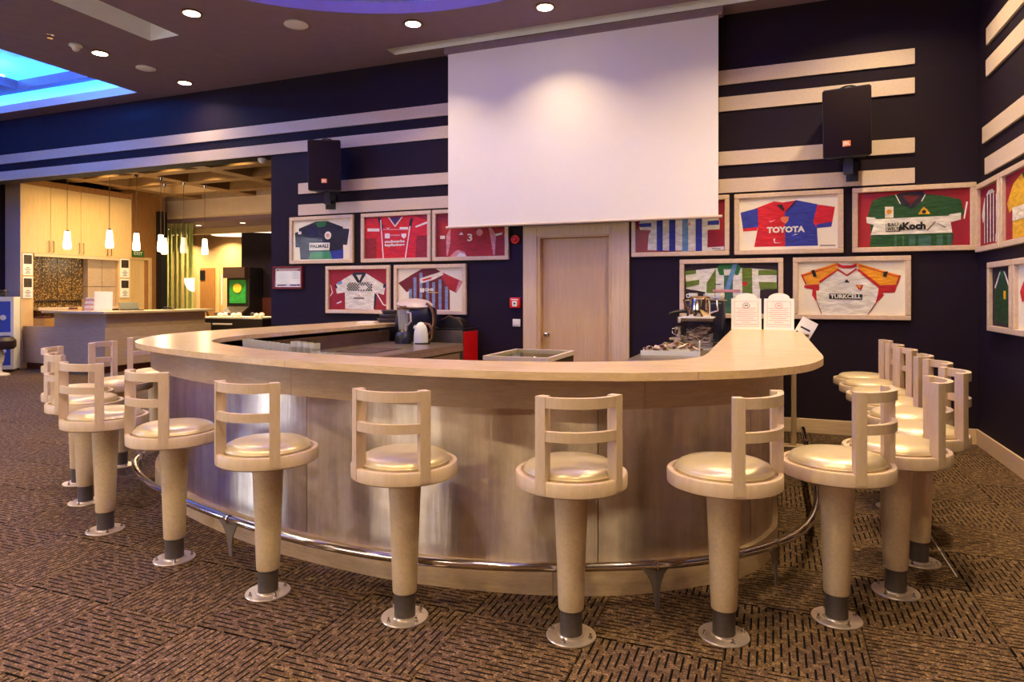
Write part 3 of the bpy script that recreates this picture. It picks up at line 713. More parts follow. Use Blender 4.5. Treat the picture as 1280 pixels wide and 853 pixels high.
for q in range(12):
    a = 2 * math.pi * q / 12; bm = bmesh.new(); bm_tube(bm, [(.1 * math.cos(a), .1 * math.sin(a), .006), (.13 * math.cos(a + .25), .13 * math.sin(a + .25), .06), (.15 * math.cos(a), .15 * math.sin(a), .12)], .005, 5); obj('wire', bm, 'sleeve_grey', wb)
bs = thing('brown_stool', 'dark brown padded stool with cream turned leg before the blue locker', 'stool', (-12.85, 7.7, 0))
bm = bmesh.new(); bm_lathe(bm, [(0, .47), (.22, .47), (.25, .51), (.25, .62), (.2, .68), (0, .69)], 24); obj('seat', bm, 'brown_leather', bs, True)
bm = bmesh.new(); bm_lathe(bm, [(.16, 0), (.16, .02), (.05, .06), (.03, .14), (.07, .26), (.085, .36), (.05, .46), (.05, .48)], 20); obj('turned_leg', bm, 'cloth_cream', bs, True)

# games area things
am = thing('arcade_machine', 'tall black arcade machine with green artwork in the games area', 'arcade machine', (-13.9, 14.5, 0), R(8))
bm = bmesh.new()
bm_prism(bm, [(-.36, 0), (.36, 0), (.36, 2.2), (-.36, 2.2)], .0, .6); obj('cabinet', bm, 'black_plastic', am)
box('marquee', (-.34, .34, -.2, .0, 1.9, 2.2), 'brown_leather', am); box('screen', (-.26, .26, -.03, 0, 1.2, 1.85), 'green_art', am)
bm = bmesh.new(); bm_lathe(bm, [(0, 0), (.13, 0), (.13, .02), (0, .03)], 18); bmesh.ops.transform(bm, matrix=Matrix.Translation((0, -.03, 1.62)) @ Matrix.Rotation(R(90), 4, 'X'), verts=bm.verts); obj('artwork', bm, 'yellow_art', am)
bm = bmesh.new(); bm_box(bm, -.34, .34, -.45, 0, -.03, .03); bmesh.ops.rotate(bm, verts=bm.verts, cent=(0, 0, 0), matrix=Matrix.Rotation(R(28), 3, 'X')); obj('control_panel', bm, 'photo_dark', am, loc=(0, 0, 1.08))
box('side_lights', (-.38, -.345, -.22, -.18, 1.15, 2.0), 'paper_white', am)
gt = thing('game_table', 'dark game table with a pale playing field in the games area', 'table', (-12.75, 13.45, 0), R(4))
box('body', (-1.05, 1.0, -.5, .5, .35, .84), 'black_plastic', gt, .01); box('playing_field', (-1.0, .95, -.45, .45, .84, .87), 'cloth_cream', gt)
for x in (-.9, .85):
    for y in (-.4, .4): box('leg', (x - .05, x + .05, y - .05, y + .05, 0, .35), 'black_plastic', gt)
bm = bmesh.new(); bm_box(bm, -.5, .1, -.505, -.5, .68, .72); obj('side_strip', bm, 'paper_white', gt)
toys = [(-13.3, 13.3, 'white rounded token pile at the left of the game table'), (-12.9, 13.35, 'white rounded token pile in the middle of the game table'), (-12.2, 13.4, 'white rounded token pile at the right of the game table')]
for x, y, l in toys:
    t = thing('token_pile', l, 'toy', (x, y, .87), 0, 'token piles on the game table')
    for q in range(5):
        bm = bmesh.new(); bmesh.ops.create_icosphere(bm, subdivisions=2, radius=.07); bmesh.ops.scale(bm, vec=(1, 1, .7), verts=bm.verts); obj('token', bm, ('paper_white', 'cloth_pink', 'paper_white', 'brown_leather', 'paper_white')[q], t, True, loc=(.13 * math.cos(q * 1.26), .1 * math.sin(q * 1.26), .05 + .02 * (q % 2)))
ac = thing('lounge_seat', 'cream lounge seat with ring backrest beside the game table', 'seat', (-14.35, 13.6, 0), R(10))
box('seat', (-.35, .35, -.3, .3, .3, .62), 'cloth_cream', ac, .06, 3); box('base', (-.3, .3, -.25, .25, 0, .3), 'brown_leather', ac)
bm = bmesh.new(); bm_tube(bm, [(.17 * math.cos(2 * math.pi * q / 24), .1, .82 + .22 * math.sin(2 * math.pi * q / 24)) for q in range(24)], .025, 8, True); obj('ring_backrest', bm, 'brown_leather', ac, True)

# ================================================================== BAR
bar = thing('bar_counter', 'large curved U-shaped bar with pale wooden top and brushed steel front', 'bar', (0, 0, 0))
TOPZ = 1.10
def strip_between(A, B, z0, z1, mat, name, parent, bev=.004):
    bm = bmesh.new(); n = len(A)
    at = [bm.verts.new((*p, z1)) for p in A]; bt = [bm.verts.new((*p, z1)) for p in B]
    ab = [bm.verts.new((*p, z0)) for p in A]; bb = [bm.verts.new((*p, z0)) for p in B]
    uvl = bm.loops.layers.uv.new('UVMap'); s = [0.0]
    for a, b in zip(A, A[1:]): s.append(s[-1] + (b - a).length)
    idx = {}
    for k in range(n):
        for v in (at[k], bt[k], ab[k], bb[k]): idx[v] = s[k]
    for k in range(n - 1):
        bm.faces.new((at[k], at[k + 1], bt[k + 1], bt[k])); bm.faces.new((ab[k], bb[k], bb[k + 1], ab[k + 1]))
        bm.faces.new((at[k], ab[k], ab[k + 1], at[k + 1])); bm.faces.new((bt[k], bt[k + 1], bb[k + 1], bb[k]))
    bm.faces.new((at[0], bt[0], bb[0], ab[0])); bm.faces.new((at[-1], ab[-1], bb[-1], bt[-1]))
    for f in bm.faces:
        for l in f.loops: l[uvl].uv = (idx[l.vert] + 1.7 * A[0].x, l.vert.co.z)
    return obj(name, bm, mat, parent, True)
def cut(P, a, b): return P[int(a * 6):int(b * 6) + 1]
def shrink(P, g=.0012):
    P = list(P); P[0] = P[0] + (P[1] - P[0]).normalized() * g; P[-1] = P[-1] + (P[-2] - P[-1]).normalized() * g; return P
for a, b in ((0, 4), (4, 11.5), (11.5, 16.5), (16.5, 20.5), (20.5, 25)):
    strip_between(shrink(cut(cO, a, b)), shrink(cut(cI, a, b)), TOPZ - .037, TOPZ, 'wood_counter', 'countertop_section', bar)
fo, fi = offset_curve(cB, .06), offset_curve(cB, .0)
for a, b in ((0, 4), (4, 7.5), (7.5, 11.5), (11.5, 16), (16, 20), (20, 25)):
    strip_between(shrink(cut(fo, a, b)), shrink(cut(fi, a, b)), .90, TOPZ - .037, 'wood_fascia', 'fascia_panel', bar)
so, si = offset_curve(cB, .0), offset_curve(cB, -.02)
for a, b in ((0, 4), (4, 7.34), (7.34, 11.67), (11.67, 15.17), (15.17, 18.84), (18.84, 25)):
    strip_between(shrink(cut(so, a, b), .002), shrink(cut(si, a, b), .002), .14, .90, 'steel_brushed', 'steel_panel', bar)
bm_i = strip_between(offset_curve(cB, -.02), offset_curve(cB, -.05), .02, 1.06, 'steel_dark', 'inner_lining', bar)
po, pi_ = offset_curve(cB, .03), offset_curve(cB, -.02)
for a, b in ((0, 4), (4, 9.5), (9.5, 14.5), (14.5, 19), (19, 25)):
    strip_between(shrink(cut(po, a, b)), shrink(cut(pi_, a, b)), .0, .14, 'wood_plinth', 'plinth', bar)
# support post under the far end of the right leg
bm = bmesh.new(); bm_box(bm, .17, .215, 6.85, 6.9, .012, TOPZ - .037, .003); obj('support_post', bm, 'wood_pale_z', bar)
bm = bmesh.new(); bm_box(bm, .10, .31, 6.8, 6.95, 0, .012, .003); obj('post_plate', bm, 'wood_pale', bar)

# --- foot rail
RAIL = [(-4.77, 6.9), (-4.77, 5.6), (-4.765, 4.6), (-4.70, 4.15), (-4.60, 3.87), (-4.39, 3.56), (-3.89, 3.235), (-3.29, 3.0), (-2.70, 2.83), (-2.15, 2.73), (-1.63, 2.72), (-1.11, 2.825), (-.565, 3.05), (-.23, 3.28), (.056, 3.62), (.206, 4.03), (.262, 4.6), (.266, 5.4), (.266, 6.7)]
cR = catmull(RAIL, 6)
rail = thing('foot_rail', 'polished metal foot rail curving along the base of the bar', 'foot rail', (0, 0, 0))
RZ = .205
bm = bmesh.new(); bm_tube(bm, [(p.x, p.y, RZ) for p in cR], .021, 12); obj('tube', bm, 'chrome', rail, True)
def near(x, y): return min(range(1, len(cR) - 1), key=lambda i: (cR[i].x - x) ** 2 + (cR[i].y - y) ** 2)
for x, y in ((-4.77, 5.5), (-4.70, 4.15), (-4.5, 3.7), (-2.77, 2.85), (-.52, 3.08), (.03, 3.58), (.262, 4.7), (.266, 6.2)):
    i = near(x, y); p = cR[i]; t = (cR[i + 1] - cR[i - 1]).normalized(); ang = math.atan2(t.y, t.x)
    # gusset plate: wide under the rail, sweeping down to a narrow foot
    b = bpy.data.objects.new('bracket', None); b.parent = rail; COL.objects.link(b); b.location = (p.x, p.y, 0); b.rotation_euler = (0, 0, ang)
    prof = [(-.075, RZ - .012), (.075, RZ - .012), (.045, .16), (.026, .12), (.016, .07), (.02, .0), (-.002, .0), (-.012, .07), (-.024, .12), (-.045, .16)]
    bm = bmesh.new(); bm_prism(bm, prof, -.004, .004); bmesh.ops.rotate(bm, verts=bm.verts, cent=(0, 0, 0), matrix=Matrix.Rotation(R(14), 3, 'Z')); obj('bracket_plate', bm, 'bracket_grey', b)
    bm = bmesh.new(); bm_tube(bm, [(.0, .024 * math.cos(a), RZ + .024 * math.sin(a)) for a in [2 * math.pi * q / 16 for q in range(16)]], .005, 6, True); obj('clamp_ring', bm, 'chrome', b, True)

# --- bar stools
def build_stool():
    t = thing('bar_stool', 'stool', 'bar stool', (0, 0, 0))
    bm = bmesh.new(); bm_lathe(bm, [(.104, 0), (.106, .004), (.104, .008), (.056, .0085), (.054, .014)], 36); fl_ = obj('base_flange', bm, 'flange_steel', t, True)
    for q in range(4):
        a = R(45 + 90 * q + 12); x, y = .086 * math.cos(a), .086 * math.sin(a)
        bm = bmesh.new(); bm_lathe(bm, [(.009, .008), (.009, .015), (.005, .016), (.005, .028), (0, .029)], 6, (x, y, 0)); obj('bolt', bm, 'bolt_steel', fl_)
    bm = bmesh.new(); bm_lathe(bm, [(.047, .0), (.047, .125)], 32); obj('floor_sleeve', bm, 'sleeve_grey', t, True)
    bm = bmesh.new(); bm_lathe(bm, [(.053, .12), (.054, .123), (.057, .2), (.062, .35), (.069, .52), (.075, .655)], 40); obj('column', bm, 'champagne_metal', t, True)
    bm = bmesh.new(); bm_lathe(bm, [(0, .645), (.226, .645), (.236, .652), (.237, .70), (.233, .706), (.214, .706), (.212, .695), (0, .695)], 56); obj('seat_ring', bm, 'wood_stool', t, True)
    bm = bmesh.new(); bm_lathe(bm, [(0, .69), (.196, .69), (.2, .70), (.199, .716), (.188, .732), (.165, .743), (.12, .750), (.06, .754), (0, .755)], 56); cu_ = obj('cushion', bm, 'cushion_satin', t, True)
    bm = bmesh.new(); bm_tube(bm, [(.1985 * math.cos(2 * math.pi * q / 48), .1985 * math.sin(2 * math.pi * q / 48), .712) for q in range(48)], .004, 6, True); obj('piping', bm, 'cushion_satin', cu_, True)
    # backrest, on local -y (away from the bar)
    def arc(r, a0, a1, n): return [(r * math.cos(a0 + (a1 - a0) * q / n), r * math.sin(a0 + (a1 - a0) * q / n)) for q in range(n + 1)]
    for sgn in (-1, 1):
        ac_ = R(-90 + sgn * 43); h = R(5.6)
        pts = arc(.2385, ac_ - h, ac_ + h, 3) + arc(.192, ac_ + h, ac_ - h, 3)
        bm = bmesh.new(); bm_prism_z(bm, pts, .66, 1.045); obj('back_post', bm, 'wood_stool', t)
    for z0, z1 in ((.868, .908), (1.0, 1.043)):
        pts = arc(.236, R(-90 - 39), R(-90 + 39), 16) + arc(.212, R(-90 + 39), R(-90 - 39), 16)
        bm = bmesh.new(); bm_prism_z(bm, pts, z0, z1); obj('back_rail', bm, 'wood_stool', t, True)
    return t
stool0 = build_stool()
ST = [  # x, y, extra turn, label
    (-5.42, 4.62, 0, 'bar stool farthest back on the left, partly behind the counter end'),
    (-5.13, 4.03, -8, 'left-side bar stool second from the back, turned sideways'),
    (-4.96, 3.534, 4, 'left-side bar stool hidden behind the outermost one'),
    (-4.456, 3.226, 6, 'outermost left bar stool with its back toward the carpet'),
    (-3.813, 2.888, 22, 'bar stool at the left bend of the bar, fifth from the back'),
    (-3.047, 2.712, 8, 'bar stool in front of the purple-lit end of the steel front'),
    (-2.28, 2.572, 13, 'bar stool before the bright highlight of the steel front'),
    (-1.534, 2.599, 8, 'bar stool left of centre along the curved steel front'),
    (-.794, 2.716, 12, 'bar stool right of centre along the curved steel front'),
    (-.19, 2.953, 28, 'bar stool before the right-hand end of the steel front'),
    (.269, 3.289, 5, 'nearest bar stool at the right bend of the foot rail'),
    (.56, 3.69, 10, 'bar stool just behind the nearest one at the right bend'),
    (.74, 4.15, 4, 'bar stool third back round the right bend, mostly hidden'),
    (.765, 4.645, 6, 'right-side bar stool, fifth from the back wall'),
    (.765, 5.14, -14, 'right-side bar stool, fourth from the back wall, turned'),
    (.76, 5.635, 4, 'right-side bar stool, third from the back wall'),
    (.755, 6.13, 2, 'right-side bar stool, second from the back wall'),
    (.75, 6.625, -6, 'right-side bar stool nearest the back wall')]
for n_, (x, y, tw, l) in enumerate(ST):
    o = stool0 if n_ == 0 else copy_tree(stool0)
    i = min(range(1, len(cO) - 1), key=lambda q: (cO[q].x - x) ** 2 + (cO[q].y - y) ** 2)
    t = (cO[min(i + 3, len(cO) - 1)] - cO[max(i - 3, 0)]).normalized()
    nx, ny = t.y, -t.x           # outward
    o.location = (x, y, 0); o.rotation_euler = (0, 0, math.atan2(ny, nx) + R(90) + R(tw))
    tag(o, 'champagne ' + l, 'bar stool', 'champagne bar stools round the bar')

# ================================================================== WALL THINGS
# projection screen
ps = thing('projection_screen', 'large white projection screen hanging from the ceiling', 'screen', (0, 0, 0))
sx0, sx1, sY = -3.725, -.53, 7.35
bm = bmesh.new(); bm_box(bm, sx0, sx1, sY, sY + .004, 2.285, 4.42); obj('sheet', bm, 'screen_white', ps)
bm = bmesh.new(); bm_cyl(bm, (sx0 - .03, sY + .004, 2.275), (sx1 + .04, sY + .004, 2.275), .016, n=12); obj('bottom_bar', bm, 'stripe_cream', ps, True)
bm = bmesh.new(); bm_box(bm, sx0 - .05, sx1 + .05, sY - .02, sY + .09, 4.41, 4.4995, .01); obj('roller_case', bm, 'ceiling_mauve', ps)
# loudspeakers
def speaker(loc, rz, tilt, label):
    t = thing('loudspeaker', label, 'loudspeaker', loc, rz, 'wall loudspeakers'); Mt = Matrix.Rotation(tilt, 3, 'X')
    W, H, D = .215, .66, .36
    def rot(bm): bmesh.ops.rotate(bm, verts=bm.verts, cent=(0, 0, 0), matrix=Mt); return bm
    bm = bmesh.new(); pl_ = [(-W, -D / 2), (W, -D / 2), (W * .62, D / 2), (-W * .62, D / 2)]; bm_prism_z(bm, pl_, -H / 2, H / 2)
    bmesh.ops.bevel(bm, geom=list(bm.edges), offset=.012, segments=2, affect='EDGES'); obj('cabinet', rot(bm), 'black_plastic', t, True)
    bm = bmesh.new(); bm_box(bm, -W + .012, W - .012, -D / 2 - .012, -D / 2 + .004, -H / 2 + .012, H / 2 - .012, .008, 2); gr = obj('grille', rot(bm), 'grille_black', t, True)
    bm = bmesh.new(); bm_box(bm, -.035, .035, -D / 2 - .018, -D / 2 - .012, -H / 2 + .1, -H / 2 + .155, .003); bd = obj('badge', rot(bm), 'orange_badge', gr)
    me = text_mesh('JBL', .045, 'paper_white', .001, .0008); me.transform(Matrix.Translation((0, -D / 2 - .019, -H / 2 + .128))); me.transform(Mt.to_4x4()); obj('badge_lettering', me, None, gr)
    bm = bmesh.new(); bm_tube(bm, [(.0 + .09 * math.cos(a), 0.02, H / 2 - .005 + .045 * math.sin(a)) for a in [math.pi * q / 10 for q in range(11)]], .008, 8); obj('handle', rot(bm), 'black_plastic', t, True)
    bm = bmesh.new(); bm_box(bm, -.04, .04, .0, .06, -H / 2 - .16, -H / 2 + .05); obj('bracket', bm, 'black_plastic', t)
    bm = bmesh.new(); bm_tube(bm, [(0, .03, -H / 2 - .1), (0, D / 2 + .1, -H / 2 - .1)], .022, 10); bm_box(bm, -.07, .07, D / 2 + .085, D / 2 + .1, -H / 2 - .2, -H / 2 + .0); obj('wall_arm', bm, 'black_plastic', t)
    return t
speaker((.70, 7.31, 3.13), R(-10), R(7), 'black loudspeaker on the wall right of the projection screen')
speaker((-5.5, 7.31, 3.14), R(26), R(4), 'black loudspeaker on the wall left of the projection screen')
# red siren, call point, switch
t = thing('alarm_siren', 'round red alarm siren left of the door frame', 'alarm', (-2.923, WY, 2.12))
bm = bmesh.new(); bm_lathe(bm, [(.055, 0), (.057, .03), (.045, .045), (.0, .046)], 24); bmesh.ops.rotate(bm, verts=bm.verts, cent=(0, 0, 0), matrix=Matrix.Rotation(R(90), 3, 'X')); obj('base', bm, 'red_paint', t, True)
bm = bmesh.new(); bm_lathe(bm, [(.036, .044), (.033, .06), (.02, .072), (0, .076)], 20); bmesh.ops.rotate(bm, verts=bm.verts, cent=(0, 0, 0), matrix=Matrix.Rotation(R(90), 3, 'X')); obj('lens', bm, 'red_lens', t, True)
t = thing('fire_call_point', 'square red fire alarm call point by the door frame', 'alarm', (-2.925, WY, 1.345))
box('body', (-.066, .066, -.045, 0, -.064, .064), 'red_paint', t, .008, 2); box('window', (-.032, .032, -.049, -.044, -.045, .022), 'paper_white', t, .003); box('push_mark', (-.012, .012, -.052, -.048, -.018, .002), 'ink_black', t)
bm = bmesh.new(); bm_box(bm, -.045, .045, -.047, -.044, .034, .046); obj('print', bm, 'paper_white', t)
t = thing('light_switch', 'white light switch under the red call point', 'switch', (-2.915, WY, 1.1)); box('plate', (-.05, .05, -.012, 0, -.046, .046), 'white_plastic', t, .005, 2); box('rocker', (-.03, .03, -.018, -.011, -.028, .028), 'white_plastic', t, .004)

# ---- framed jerseys
def mapper(TL, TR, BR, BL, w, h):
    def f(px, py):
        u = (px - (TL[0] + BL[0]) / 2) / ((TR[0] + BR[0]) / 2 - (TL[0] + BL[0]) / 2)
        ty = TL[1] + (TR[1] - TL[1]) * u; by = BL[1] + (BR[1] - BL[1]) * u
        v = (py - ty) / (by - ty)
        return (-w / 2 + u * w, h / 2 - v * h)
    return f
def clampxy(p, w, h): return (max(-w / 2 + .001, min(w / 2 - .001, p[0])), max(-h / 2 + .001, min(h / 2 - .001, p[1])))
def framed(label, x0, x1, z0, z1, backing, quad, layers, where='back', rail=.05, fr_mat='wood_frame', cat='framed jersey', name='framed_jersey', group='framed jerseys on the walls'):
    """layers: (name, polygon in photo pixels, material, depth step, parent name or None) or ('text', string, (px,py), width_px, height_px, material, step, bold)"""
    w, h = x1 - x0, z1 - z0; cx, cz = (x0 + x1) / 2, (z0 + z1) / 2
    if where == 'back': t = thing(name, label, cat, (cx, WY, cz), 0, group)
    else: t = thing(name, label, cat, (WX, -cx, cz), R(-90), group)
    hw, hh = w / 2, h / 2; D = .045
    for a, b, c, d in ((-hw, hw, hh - rail, hh), (-hw, hw, -hh, -hh + rail), (-hw, -hw + rail, -hh + rail, hh - rail), (hw - rail, hw, -hh + rail, hh - rail)):
        box('frame_rail', (a, b, -D, 0, c, d), fr_mat, t, .005)
    iw, ih = w - 2 * rail, h - 2 * rail
    box('backing', (-iw / 2, iw / 2, -.012, -.006, -ih / 2, ih / 2), backing, t)
    gl = box('glass_pane', (-iw / 2, iw / 2, -D + .008, -D + .010, -ih / 2, ih / 2), 'frame_glass', t)
    f = mapper(*quad, iw, ih); first = None
    sx = iw / ((quad[1][0] + quad[2][0]) / 2 - (quad[0][0] + quad[3][0]) / 2); sz = ih / ((quad[3][1] + quad[2][1]) / 2 - (quad[0][1] + quad[1][1]) / 2)
    for li, L in enumerate(layers):
        li *= .00012
        if L[0] == 'text':
            _, s, (px, py), wpx, hpx, mat, st, bold = L
            p = f(px, py); me = text_mesh(s, hpx * sz * 1.35, mat, bold, .0006, wpx * sx)
            obj('lettering', me, None, first or t, loc=(p[0], -.013 - .0022 * st - .0012 - li, p[1]))
        elif L[0] == 'disc':
            _, (px, py), r, mat, st = L; p = f(px, py); rr = r * sx
            bm = bmesh.new(); bm_prism(bm, [(p[0] + rr * math.cos(2 * math.pi * q / 20), p[1] + rr * math.sin(2 * math.pi * q / 20)) for q in range(20)], -.013 - .0022 * st - li, -.012); obj('crest', bm, mat, first or t)
        else:
            nm, poly, mat, st = L
            pts = [clampxy(f(*p), iw, ih) for p in poly]
            bm = bmesh.new(); bm_prism(bm, pts, -.013 - .0022 * st - li, -.012)
            o = obj(nm, bm, mat, first if (first and st >= 1) else t)
            if first is None and nm == 'shirt_body': first = o
    return t
def R4(x0, y0, x1, y1): return [(x0, y0), (x1, y0), (x1, y1), (x0, y1)]
top, bot = (1.875, 2.53), (1.19, 1.835)
framed('framed red and blue halved jersey lettered TOYOTA', -.38, .682, *top, 'cloth_matcream', ((125, 160), (1175, 115), (1175, 690), (125, 708)), [
    ('shirt_body', [(285, 268), (515, 183), (560, 235), (622, 300), (627, 668), (290, 672), (330, 480), (330, 330)], 'cloth_red', 0),
    ('shirt_half', [(622, 300), (740, 173), (965, 220), (940, 330), (960, 470), (970, 662), (627, 668)], 'cloth_blue', 0),
    ('sleeve', [(140, 305), (330, 258), (335, 470), (170, 503)], 'cloth_blue', 0), ('sleeve', [(965, 222), (1145, 250), (1110, 458), (960, 472), (920, 410)], 'cloth_red', 0),
    ('cuff', [(165, 478), (325, 458), (325, 497), (170, 506)], 'cloth_red', 1), ('cuff', [(958, 435), (1113, 408), (1106, 460), (958, 474)], 'cloth_blue', 1),
    ('collar', [(515, 186), (600, 200), (735, 178), (645, 300), (620, 300), (560, 235)], 'cloth_red', 1), ('collar_edge', [(535, 222), (598, 222), (622, 300), (570, 258)], 'cloth_navy', 2), ('collar_edge', [(738, 176), (742, 190), (640, 302), (625, 300)], 'cloth_navy', 2),
    ('crest', [(575, 368), (600, 350), (665, 350), (660, 395), (630, 428), (592, 402)], 'orange_badge', 1), ('swoosh', [(458, 392), (470, 402), (522, 383), (474, 408), (462, 404)], 'paper_white', 1),
    ('text', 'TOYOTA', (630, 492), 405, 62, 'paper_white', 1, .004), ('small_print', R4(990, 655, 1150, 666), 'ink_grey', 0), ('signature', [(500, 590), (520, 580), (515, 625), (590, 632), (510, 634)], 'paper_white', 1), ('signature', [(700, 552), (735, 535), (765, 538), (735, 545)], 'paper_white', 1)])
framed('framed dark green jersey with white band lettered Koch', .763, 1.83, *top, 'cloth_matred', ((100, 140), (1185, 97), (1180, 648), (95, 650)), [
    ('shirt_body', [(245, 215), (330, 180), (480, 155), (760, 150), (960, 175), (1100, 210), (1130, 330), (1100, 400), (1000, 420), (1030, 560), (1020, 647), (220, 647), (235, 540), (225, 440), (190, 400), (215, 300)], 'cloth_green', 0),
    ('white_band', [(185, 365), (270, 370), (285, 385), (990, 362), (995, 350), (1100, 335), (1100, 400), (1005, 425), (1020, 525), (228, 535), (262, 440), (190, 420)], 'cloth_white', 1),
    ('collar', [(480, 158), (520, 140), (740, 125), (765, 158), (705, 250), (630, 290), (530, 245)], 'cloth_navy', 1), ('neck_lining', [(545, 165), (715, 160), (625, 262)], 'cloth_maroon', 2),
    ('collar_piping', [(472, 158), (482, 156), (528, 243), (520, 247)], 'paper_white', 2), ('collar_piping', [(760, 156), (770, 158), (735, 222), (724, 220)], 'paper_white', 2),
    ('cuff_piping', [(1150, 228), (1165, 232), (1135, 395), (1124, 392)], 'paper_white', 1),
    ('patch', R4(372, 270, 456, 375), 'cloth_cream', 2), ('disc', (412, 318), 26, 'cloth_orange', 3), ('crest', [(698, 345), (728, 295), (750, 275), (778, 295), (812, 342)], 'cloth_yellow', 2), ('disc', (752, 322), 20, 'ink_black', 3),
    ('logo_box', [(380, 428), (385, 428), (385, 500), (520, 500), (520, 506), (380, 506)], 'ink_black', 2), ('text', 'BAU', (450, 442), 105, 32, 'ink_black', 2, .001), ('text', 'WELT', (450, 482), 110, 32, 'ink_black', 2, .001), ('logo_arrow', [(505, 505), (505, 470), (530, 430), (545, 470), (580, 487), (540, 490)], 'ink_black', 2),
    ('text', 'Koch', (655, 458), 225, 70, 'ink_black', 2, .005), ('signature', [(770, 500), (860, 410), (862, 420), (785, 500)], 'ink_grey', 2), ('signature', [(880, 430), (960, 470), (955, 476), (880, 436)], 'ink_grey', 2)]
    + [('lower_stripe', R4(x, 545, x + wd, 646), 'cloth_teal', 1) for x, wd in ((465, 22), (545, 16), (610, 60), (700, 120), (875, 55), (975, 40))])
framed('framed white jersey with orange sleeves lettered TURKCELL', .204, 1.283, *bot, 'cloth_matcream', ((97, 120), (1163, 105), (1160, 645), (103, 645)), [
    ('shirt_body', [(500, 160), (690, 150), (915, 365), (885, 500), (805, 643), (345, 643), (290, 500), (318, 325)], 'cloth_white', 0),
    ('sleeve', [(130, 245), (240, 205), (500, 125), (515, 190), (400, 260), (320, 312), (320, 342), (190, 345)], 'cloth_orange', 1), ('sleeve', [(695, 125), (960, 205), (1120, 250), (1090, 345), (915, 352), (715, 190)], 'cloth_orange', 1),
    ('cuff', [(165, 352), (320, 340), (318, 405), (287, 405), (296, 520), (245, 452), (252, 395), (165, 377)], 'cloth_redtrim', 1), ('cuff', [(915, 350), (1090, 342), (1065, 420), (952, 425), (960, 452), (880, 535), (905, 430)], 'cloth_redtrim', 1),
    ('raglan_trim', [(500, 192), (517, 196), (330, 330), (318, 310)], 'cloth_redtrim', 2), ('raglan_trim', [(697, 198), (718, 188), (918, 345), (912, 378)], 'cloth_redtrim', 2),
    ('shoulder_stripe', [(140, 252), (500, 140), (500, 148), (150, 262)], 'cloth_redtrim', 2), ('shoulder_stripe', [(720, 148), (1110, 262), (1105, 270), (720, 156)], 'cloth_redtrim', 2),
    ('cuff_line', [(130, 248), (145, 245), (190, 340), (178, 345)], 'cloth_redtrim', 2), ('cuff_line', [(1105, 252), (1122, 252), (1092, 340), (1075, 338)], 'cloth_redtrim', 2),
    ('collar', [(500, 128), (560, 152), (640, 150), (695, 127), (698, 165), (640, 180), (560, 180), (508, 165)], 'cloth_redtrim', 2), ('vneck', [(512, 185), (600, 243), (600, 260), (498, 194)], 'cloth_redtrim', 2), ('vneck', [(600, 243), (690, 178), (702, 190), (600, 260)], 'cloth_redtrim', 2),
    ('side_line', [(290, 505), (302, 520), (348, 640), (340, 640)], 'cloth_maroon', 1), ('side_line', [(880, 525), (888, 530), (812, 642), (803, 642)], 'cloth_maroon', 1),
    ('sponsor_band', [(420, 435), (752, 440), (752, 493), (420, 488)], 'ink_black', 1), ('text', 'TURKCELL', (587, 464), 310, 40, 'paper_white', 2, .002),
    ('maker_mark', [(568, 322), (590, 296), (598, 290), (626, 322)], 'ink_black', 1), ('crest', [(685, 345), (760, 345), (742, 398), (715, 390)], 'cloth_redtrim', 1), ('crest_centre', [(700, 352), (745, 352), (725, 380)], 'cloth_yellow', 2),
    ('sleeve_badge', [(235, 202), (270, 195), (295, 262), (262, 270)], 'ink_black', 3), ('sleeve_badge', [(960, 215), (1000, 210), (985, 267), (950, 260)], 'ink_black', 3)])
framed('framed green and white striped jersey with green collar behind the coffee machine', -.958, .111, *bot, 'cloth_darkmat', ((105, 110), (1122, 100), (1115, 690), (105, 690)), [
    ('shirt_body', [(115, 195), (280, 175), (450, 160), (740, 158), (910, 170), (1105, 188), (1100, 400), (930, 412), (925, 688), (290, 688), (340, 440), (125, 402)], 'cloth_white', 0),
    ('sleeve_stripe', [(113, 193), (235, 180), (235, 222), (113, 237)], 'cloth_leaf', 1), ('sleeve_stripe', [(120, 316), (272, 294), (272, 352), (124, 388)], 'cloth_leaf', 1),
    ('sleeve_stripe', [(912, 182), (1106, 188), (1104, 240), (912, 242)], 'cloth_leaf', 1), ('sleeve_stripe', [(915, 320), (1101, 326), (1097, 402), (930, 410)], 'cloth_leaf', 1),
    ('body_stripe', [(455, 165), (455, 688), (345, 688), (355, 330)], 'cloth_leaf', 1), ('body_stripe', [(740, 160), (845, 160), (852, 688), (745, 688)], 'cloth_leaf', 1), ('body_stripe', [(545, 245), (640, 245), (640, 688), (545, 688)], 'cloth_teal', 1),
    ('collar', [(470, 150), (500, 118), (695, 108), (728, 150), (700, 240), (668, 240), (645, 168), (538, 172), (548, 242), (495, 240)], 'cloth_collargreen', 2), ('glass_reflection', [(640, 112), (692, 108), (605, 400), (548, 430)], 'cloth_skyblue', 2),  # sky blue strip is a reflection put into the shirt's colours
    ('crest', [(735, 332), (790, 312), (798, 350), (760, 372)], 'cloth_redtrim', 2), ('print', R4(420, 410, 720, 440), 'cloth_pink', 2), ('signature', [(440, 350), (510, 342), (505, 350), (445, 358)], 'ink_black', 2)])
